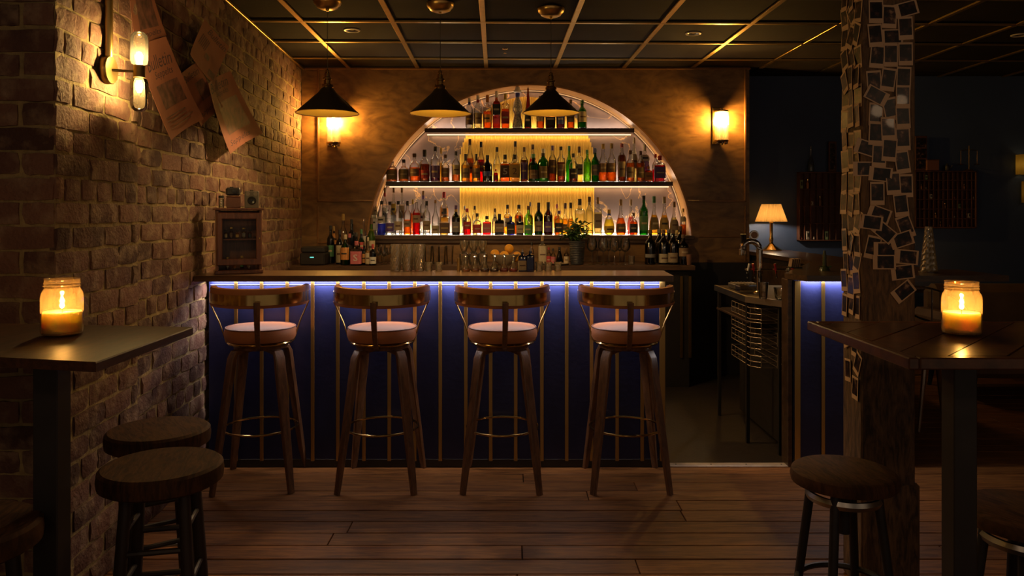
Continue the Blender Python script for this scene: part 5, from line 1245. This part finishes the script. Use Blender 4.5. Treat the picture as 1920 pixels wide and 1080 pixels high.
for i, z in enumerate((.62, .49)): rack(1.585+.03, 4.42+.02, z, .10, .16, .080, '%s short wire rack beside the bar corner post' % ('upper', 'lower')[i])
bx_, by_ = XP(1424, 4.78), 4.78
t = thing('beer_tap', 'curved chrome beer tap tower with a round medallion on the bench', 'beer tap', (bx_, by_, .9036))
zt_ = ZP(452, by_)-.9036; q = []
for k in range(9): a = math.pi*k/8; q.append((-.055+.055*math.cos(a), 0, zt_-.055+.055*math.sin(a)))
MB().tube([(0, 0, .0), (0, 0, .10), (0, 0, zt_-.055)]+q[1:]+[(-.110, 0, zt_-.085)], .0195, 14).build('column', CHROME, t)
MB().lathe([(0, 0), (.045, 0), (.045, .008), (.026, .020), (0, .020)], 24).build('base', CHROME, t)
MB().lathe([(0, -.006), (.027, -.006), (.030, 0), (.027, .006), (0, .006)], 26).build('medallion', CHROME, t, (-.035, -.004, zt_+.038), rot=(R(90), 0, 0))
MB().lathe([(0, -.0068), (.021, -.0068), (.021, .0068), (0, .0068)], 26).build('medallion_face', P('medallion_face', (.30, .14, .06), .3), t, (-.035, -.006, zt_+.038), rot=(R(90), 0, 0))
for k, dx in enumerate((-.112, -.095)):
    MB().tube([(dx, -.02, zt_-.02-.01*k), (dx-.012, -.06, zt_-.03), (dx-.014, -.064, zt_-.085)], .0075, 8).build('spout', CHROME, t)
    MB().tube([(dx-.01, -.045, zt_-.01), (dx-.016, -.06, zt_+.045)], [.007, .010], 8).build('tap_handle', BLACK, t)
zr = ZP(504, by_)-.9036
MB().tube([(-.10, -.03, zr), (0, -.03, zr-.004), (.24, -.03, zr)], .0075, 8).build('rail', CHROME, t)
for k, dx in enumerate((-.09, -.045, -.02, .09, .16, .20)):
    MB().tube([(dx, -.045, zr-.025), (dx+.012*(-1)**k, -.05, zr+.035)], [.005, .008], 8).build('tap_handle', P('red_handle', (.55, .03, .04), .3) if k % 2 else WHITE, t)
    MB().tube([(dx, -.03, zr), (dx, -.05, zr-.01), (dx, -.052, zr-.055)], .0055, 6).build('spout', CHROME, t)
t = thing('drip_tray', 'flat metal drip tray with a slotted top behind the beer tap', 'tray', (XP(1395, 5.14), 5.14, .9036))
MB().bbox((0, 0, .018), (.17, .16, .030), .003).build('tray', STEEL, t)
for k in range(7): MB().bbox((-.066+.022*k, 0, .0365), (.012, .145, .004), .001).build('slat', STEEL, t)
t = thing('drip_tray', 'low glass box under the end of the drip tray near the taps', 'tray', (XP(1405, 4.88), 4.88, .9036))
MB().bbox((0, 0, .022), (.15, .10, .042), .003).build('tray', GG, t)
for i, (px, ty, r_, l) in enumerate(((1432, 531, 9.5, 'empty straight glass on the service bench in front of the tap'), (1465, 541, 13, 'wide low glass on the service bench beside the corner post'))):
    k = 4.46/F; hh = ZP(ty, 4.46)-.903
    t = thing('glass', l, 'glass', (XP(px, 4.49), 4.50, .9036), 0, 'glasses on the service bench')
    MB().lathe([(0, .004), (r_*k*.72, .001), (r_*k*.80, .01), (r_*k, hh), (r_*k*.96, hh), (r_*k*.76, .014), (0, .012)], 22, caps=False).build('bowl', GG, t)
t = thing('napkin_holder', 'ribbed napkin holder standing on the ledge beside the red tap handles', 'holder', (XP(1490, 4.62), 4.62, ZT+.0006))
for k in range(5): MB().bbox((-.024+.012*k, 0, .028+.002*(k % 2)), (.006, .05, .055), .001, ry=R(8)).build('card', papermat('tan'), t)
MB().bbox((0, 0, .004), (.07, .06, .008), .002).build('base', BLACKM, t)
t = thing('garnish_pot', 'dark cone shaped pot with green sprig on the dark ledge near the pillar', 'pot', (XP(1533, 4.5), 4.40, ZT+.0006))
MB().lathe([(0, 0), (.030, 0), (.026, .012), (.011, .03), (.010, .09), (.006, .115), (0, .116)], 16).build('body', P('bottle_dark', (.05, .06, .02), .25), t)
for k in range(4): o = put('leaf', leaf, t, (.012, -.01, .012), (R(20), 0, R(-60+70*k)))

# ================================================================== BACK RIGHT: TRAYS, CONSOLE, SOFA, CHAIR
TRAYW = wood('printers_tray_wood', (.16, .065, .04), (.08, .032, .02), .6, 6, (5, 5, 1), 4)
YT = YBLUE-.06
def tray(px0, px1, py0, py1, cols, rws, label):
    x0, x1, z0, z1 = XP(px0, YT), XP(px1, YT), ZP(py1, YT), ZP(py0, YT); w, h = x1-x0, z1-z0
    t = thing('display_tray', label, 'shelf', (x0, YBLUE-.002, z0))
    MB().bbox((w/2, -.005, h/2), (w, .008, h), .001).build('back_panel', TRAYW, t, smooth=False)
    for a, b_, c, d_ in ((w/2, .006, w, .012), (w/2, h-.006, w, .012), (.006, h/2, .012, h), (w-.006, h/2, .012, h)): MB().bbox((a, -.032, b_), (c, .05, d_), .002).build('frame', TRAYW, t, smooth=False)
    for k in range(1, cols): MB().box((w*k/cols, -.030, h/2), (.004, .042, h-.024)).build('slat', TRAYW, t, smooth=False)
    for k in range(1, rws): MB().box((w/2, -.030, h*k/rws), (w-.024, .043, .006)).build('slat', TRAYW, t, smooth=False)
    return x0, z0, w, h
T1 = tray(1498, 1604, 322, 452, 9, 4, 'printers type tray shelf on the blue wall between table lamp and pillar')
T2 = tray(1716, 1832, 320, 428, 13, 6, 'printers type tray shelf on the dark wall beyond the pillar')
def trinket(T, cols, rws, c, r, col, kind, label):
    x = T[0]+T[2]*(c+.5)/cols; z = T[1]+T[3]*r/rws+.0065+(.006 if r == 0 else 0); w = T[2]/cols*.55
    t = thing('trinket', label, 'ornament', (x, YT+.02, z), R(random.uniform(-15, 15)), 'trinkets in the type trays')
    m = P('trinket_'+col, {'white': (.6, .5, .4), 'orange': (.5, .2, .06), 'green': (.2, .28, .14), 'pink': (.5, .16, .12), 'brown': (.22, .1, .05), 'silver': (.5, .45, .4)}[col], .4)
    hh = T[3]/rws*.55
    if kind == 0: MB().bbox((0, 0, hh*.45), (w, .02, hh*.9), .003).build('body', m, t); MB().bbox((0, -.0105, hh*.5), (w*.5, .002, hh*.4), .0005).build('face', BLACK, t)
    elif kind == 1: MB().lathe([(0, 0), (w*.35, 0), (w*.4, hh*.5), (w*.15, hh*.65), (w*.15, hh*.8), (0, hh*.82)], 12).build('body', m, t); MB().lathe([(0, hh*.78), (w*.2, hh*.8), (w*.18, hh), (0, hh)], 10).build('stopper', BRASS, t)
    else: MB().sphere((0, 0, w*.3), w*.3, 10, 8).build('body', m, t); MB().sphere((0, 0, w*.68), w*.14, 8, 6).build('head', m, t)
cn = ['white', 'orange', 'green', 'pink', 'brown', 'silver']
for i, (c, r) in enumerate(((0, 3), (1, 3), (2, 0), (1, 0), (3, 2), (0, 0), (4, 0))):
    trinket(T1, 9, 4, c, r, cn[(i*5+2) % 6], i % 3, '%s trinket in column %s, row %s from the bottom of the tray by the lamp' % (cn[(i*5+2) % 6], ORD[c], ORD[r]))
for i, (c, r) in enumerate(((1, 4), (2, 4), (3, 3), (6, 2), (8, 3), (9, 2), (4, 1), (8, 1), (11, 1), (5, 0), (7, 0), (2, 5), (10, 4), (12, 3))):
    trinket(T2, 13, 6, c, r, cn[(i*5+1) % 6], (i+1) % 3, '%s trinket in column %s, row %s up, tray beyond the pillar' % (cn[(i*5+1) % 6], ORD[c], ORD[r]))
# "3" on the left tray
vs, fs = text_geo('3'); x = XP(1523, YT); z = ZP(398, YT)
t = thing('number_tag', 'small pale number 3 tag in the tray between lamp and pillar', 'tag', (x, YT+.004, T1[1]+T1[3]/2+.0035))
MB().bbox((0, 0, .025), (.028, .004, .05), .001).build('plate', papermat('brown'), t)
MB().add([((u-.5)*.020, -.003, .008+v*.034) for u, v in vs], fs).build('lettering', papermat('white'), t, smooth=False)
zt1 = T1[1]+T1[3]+.0006; zt2_ = T2[1]+T2[3]+.0006
bottle((XP(1522, YT), YT+.02, zt1), .235, .030, 'decanter', 'clear', ('clear', .3), None, 'chrome', label='tall clear decanter on top of the type tray by the table lamp')
t = thing('picture_frame', 'thin framed picture leaning on the type tray behind the pillar edge', 'frame', (XP(1562, YT), YT+.015, zt1))
MB().bbox((0, 0, .14), (.035*2, .018, .28), .003).build('frame', TRAYW, t); MB().box((0, -.0098, .14), (.05, .002, .24)).build('picture', PHOTO, t, smooth=False)
t = thing('picture_frame', 'dark collage frame standing on the tray beyond the pillar', 'frame', (XP(1728, YT), YT+.015, zt2_))
MB().bbox((0, 0, .16), (.11, .018, .32), .003).build('frame', TRAYW, t)
for k in range(3): MB().box((0, -.0098, .06+.10*k), (.09, .002, .085)).build('picture', PHOTO, t, smooth=False)
t = thing('small_box', 'brown box on top of the type tray beyond the pillar', 'box', (XP(1746, YT)+.01, YT, zt2_))
MB().bbox((0, 0, .048), (.115, .03, .096), .004).build('body', P('box_red_brown', (.22, .09, .06), .6), t); MB().bbox((0, 0, .099), (.12, .034, .006), .002).build('lid', TRAYW, t)
t = thing('teapot', 'small dark ornament pot next to the brown box on the tray', 'ornament', (XP(1776, YT), YT, zt2_))
MB().lathe([(0, 0), (.020, 0), (.024, .02), (.020, .045), (.008, .055), (.006, .065), (0, .068)], 16).build('body', BLACKM, t); MB().tube([(.02, 0, .02), (.040, 0, .035), (.045, 0, .05)], .004, 6).build('spout', STEEL, t)
t = thing('balance_scale', 'thin brass balance scale on the end of the tray beyond the pillar', 'scale', (XP(1823, YT)-.03, YT, zt2_))
MB().tube([(0, 0, .01), (0, 0, .23)], .004, 8).build('post', BRASS_D, t); MB().lathe([(0, 0), (.035, 0), (.03, .010), (0, .012)], 18).build('base', BRASS_D, t)
MB().tube([(-.075, 0, .185), (0, 0, .195), (.075, 0, .185)], .003, 6).build('beam', BRASS_D, t)
for sx in (-1, 1):
    MB().tube([(sx*.075, 0, .185), (sx*.075, 0, .06)], .001, 4).build('chain', BRASS_D, t); MB().lathe([(0, 0), (.018, .003), (.024, .010)], 14, (sx*.075, 0, .05), caps=False).build('pan', BRASS_D, t)

# glass tree on the bar end
d = 4.26; x = XP(1741, d); hh = ZP(425, d)-ZT
t = thing('glass_tree', 'tall tapered glittering glass ornament on the bar end beyond the pillar', 'ornament', (x, d, ZT+.0006))
mb = MB(); n_ = 18; prof = [(.046, 0), (.044, .02), (.020, hh*.97), (.016, hh)]
for j in range(14):
    u = j/13; mb.lathe([(.044*(1-u)+.019*u, hh*u)], n_, caps=False) if False else None
m_ = 16; vs = []
for j in range(m_+1):
    u = j/m_; rr = .045*(1-u)+.018*u
    for k in range(n_): a = 2*math.pi*(k+.5*(j % 2))/n_; vs.append((rr*(1+.07*((k+j) % 2))*math.cos(a), rr*(1+.07*((k+j) % 2))*math.sin(a), hh*u))
mb.add(vs, [(j*n_+k, j*n_+(k+1) % n_, (j+1)*n_+(k+1) % n_, (j+1)*n_+k) for j in range(m_) for k in range(n_)]).build('body', CUT, t, smooth=False)
MB().lathe([(0, 0), (.050, 0), (.050, .008), (0, .010)], 22).build('base', DARKTOP, t)
# sofa
LEA = P('sofa_leather', (.17, .095, .045), .55, var=.35, scale=5, bump=.1, bscale=60)
t = thing('sofa', 'brown low sofa against the far dark wall beyond the plank table', 'sofa', (4.05, 6.0, 0))
MB().bbox((0, 0, .27), (1.25, .66, .18), .04).build('base', LEA, t); MB().bbox((-.30, -.03, .42), (.58, .62, .14), .04).build('seat_cushion', LEA, t); MB().bbox((.30, -.03, .42), (.58, .62, .14), .04).build('seat_cushion', LEA, t)
MB().bbox((0, .30, .58), (1.30, .18, .50), .06).build('backrest', LEA, t)
for sx in (-1, 1): MB().bbox((sx*.68, 0, .42), (.16, .74, .44), .05).build('armrest', LEA, t)
for sx in (-1, 1):
    for sy in (-1, 1): MB().tube([(sx*.60, sy*.28, .19), (sx*.62, sy*.30, 0)], [.022, .016], 8).build('leg', BLACKM, t)
t = thing('console_table', 'narrow dark console table behind the sofa holding a tealight', 'table', (4.0, 6.80, 0))
MB().bbox((0, 0, .735), (1.2, .28, .030), .004).build('tabletop', DARKTOP, t)
for sx in (-1, 1):
    for sy in (-1, 1): MB().bbox((sx*.56, sy*.11, .36), (.035, .035, .72), .003).build('leg', BLACKM, t)
t = thing('tealight', 'small lit tealight glowing behind the big candle jar', 'candle', (XP(1791, 6.72), 6.72, .7506))
MB().lathe([(0, .001), (.050, 0), (.054, .012), (.052, .085), (.050, .085), (.050, .012)], 20, caps=False).build('glass', JAR, t)
MB().lathe([(0, .004), (.045, .004), (.045, .045), (0, .045)], 18).build('wax', WAX, t); MB().lathe([(0, 0), (.005, .008), (.003, .018), (0, .024)], 10, (0, 0, .046)).build('flame', EM('flame_far', (1, .5, .15), 260), t)
# tub chair with chrome hoop
cxx, cyy = 2.79, 5.10
t = thing('chair', 'wooden chair with curved chrome back hoop behind the pillar', 'chair', (cxx, cyy, 0))
MB().lathe([(0, .44), (.19, .44), (.20, .455), (.19, .475), (0, .482)], 28).build('seat', LEA, t)
for k in range(4): a = R(45+90*k); MB().tube([(.12*math.cos(a), .12*math.sin(a), .44), (.25*math.cos(a), .25*math.sin(a), 0)], [.018, .011], 8).build('leg', WALNUT, t)
MB().tube([(.215*math.cos(R(a)), .215*math.sin(R(a)), .80+.10*math.sin(R(a))) for a in range(-60, 241, 15)], .007, 8).build('back_hoop', CHROME, t)
for a in (0, 60, 120, 180): MB().tube([(.19*math.cos(R(a)), .19*math.sin(R(a)), .46), (.215*math.cos(R(a)), .215*math.sin(R(a)), .80+.10*math.sin(R(a)))], .006, 6).build('back_rod', CHROME, t)
# far wall lamps at the right
for i, (px, py0, py1, l) in enumerate(((1921, 290, 327, 'dim ribbed olive wall lamp high at the far corner'), (1932, 340, 380, 'dim ribbed brown wall lamp below the olive one at the far corner'))):
    yy = YBLUE-.07; x = XP(px, yy); z0 = ZP(py1, yy); h = ZP(py0, yy)-z0
    t = thing('wall_lamp', l, 'wall lamp', (x, YBLUE-.002, z0), 0, 'dim lamps at the far corner')
    mb = MB(); nn = 48; vs = [(.068*(1+.03*(k % 2))*math.cos(2*math.pi*k/nn), -.07+.068*(1+.03*(k % 2))*math.sin(2*math.pi*k/nn), zz) for zz in (0, h) for k in range(nn)]
    mb.add(vs, [(k, (k+1) % nn, nn+(k+1) % nn, nn+k) for k in range(nn)]).build('lamp_shade', fabric('olive_fabric', (.45, .33, .08), .5), t, smooth=False)
    MB().bbox((0, -.01, h/2), (.05, .02, h*.6), .003).build('back_plate', BRASS_D, t)
    bulb(t, (0, -.07, h*.5), .018, .10 if i == 0 else .03, (1, .62, .22))

# ================================================================== CEILING FITTINGS
def ceil_at(px, py): d_ = 1.285*F/(PY-py); return XP(px, d_), d_
for px, py, l in ((660, 57, 'round white ceiling downlight between the two pendant cords near the brick wall'), (1300, 63, 'round white ceiling downlight above the sconce near the blue wall'), (1912, 66, 'round ceiling downlight in the dark beyond the pillar')):
    x, d = ceil_at(px, py)
    t = thing('downlight', l, 'ceiling light', (x, d, CEIL+.003), 0, 'round ceiling downlights')
    MB().lathe([(.040, -.002), (.044, -.008), (.055, -.007), (.058, -.001)], 28, caps=False).build('trim_ring', P('ring_white', (.62, .55, .46), .4), t)
    MB().lathe([(0, .006), (.030, .003), (.040, -.002)], 24, caps=False).build('reflector', STEEL, t); MB().lathe([(0, -.002), (.012, -.002), (.014, .004), (0, .005)], 12).build('bulb', P('bulb_off', (.3, .25, .2), .2), t)
x, d = ceil_at(947, 92)
t = thing('sprinkler', 'small chrome fire sprinkler on the ceiling in front of the arch', 'sprinkler', (x, d, CEIL+.003))
MB().lathe([(0, 0), (.022, 0), (.020, -.006), (0, -.008)][::-1], 18).build('plate', CHROME, t); MB().tube([(-.007, 0, -.006), (-.009, 0, -.022), (0, 0, -.034)], .002, 6).build('frame_arm', CHROME, t); MB().tube([(.007, 0, -.006), (.009, 0, -.022), (0, 0, -.034)], .002, 6).build('frame_arm', CHROME, t)
MB().lathe([(0, -.038), (.012, -.037), (.012, -.035), (0, -.034)], 14).build('deflector', CHROME, t)
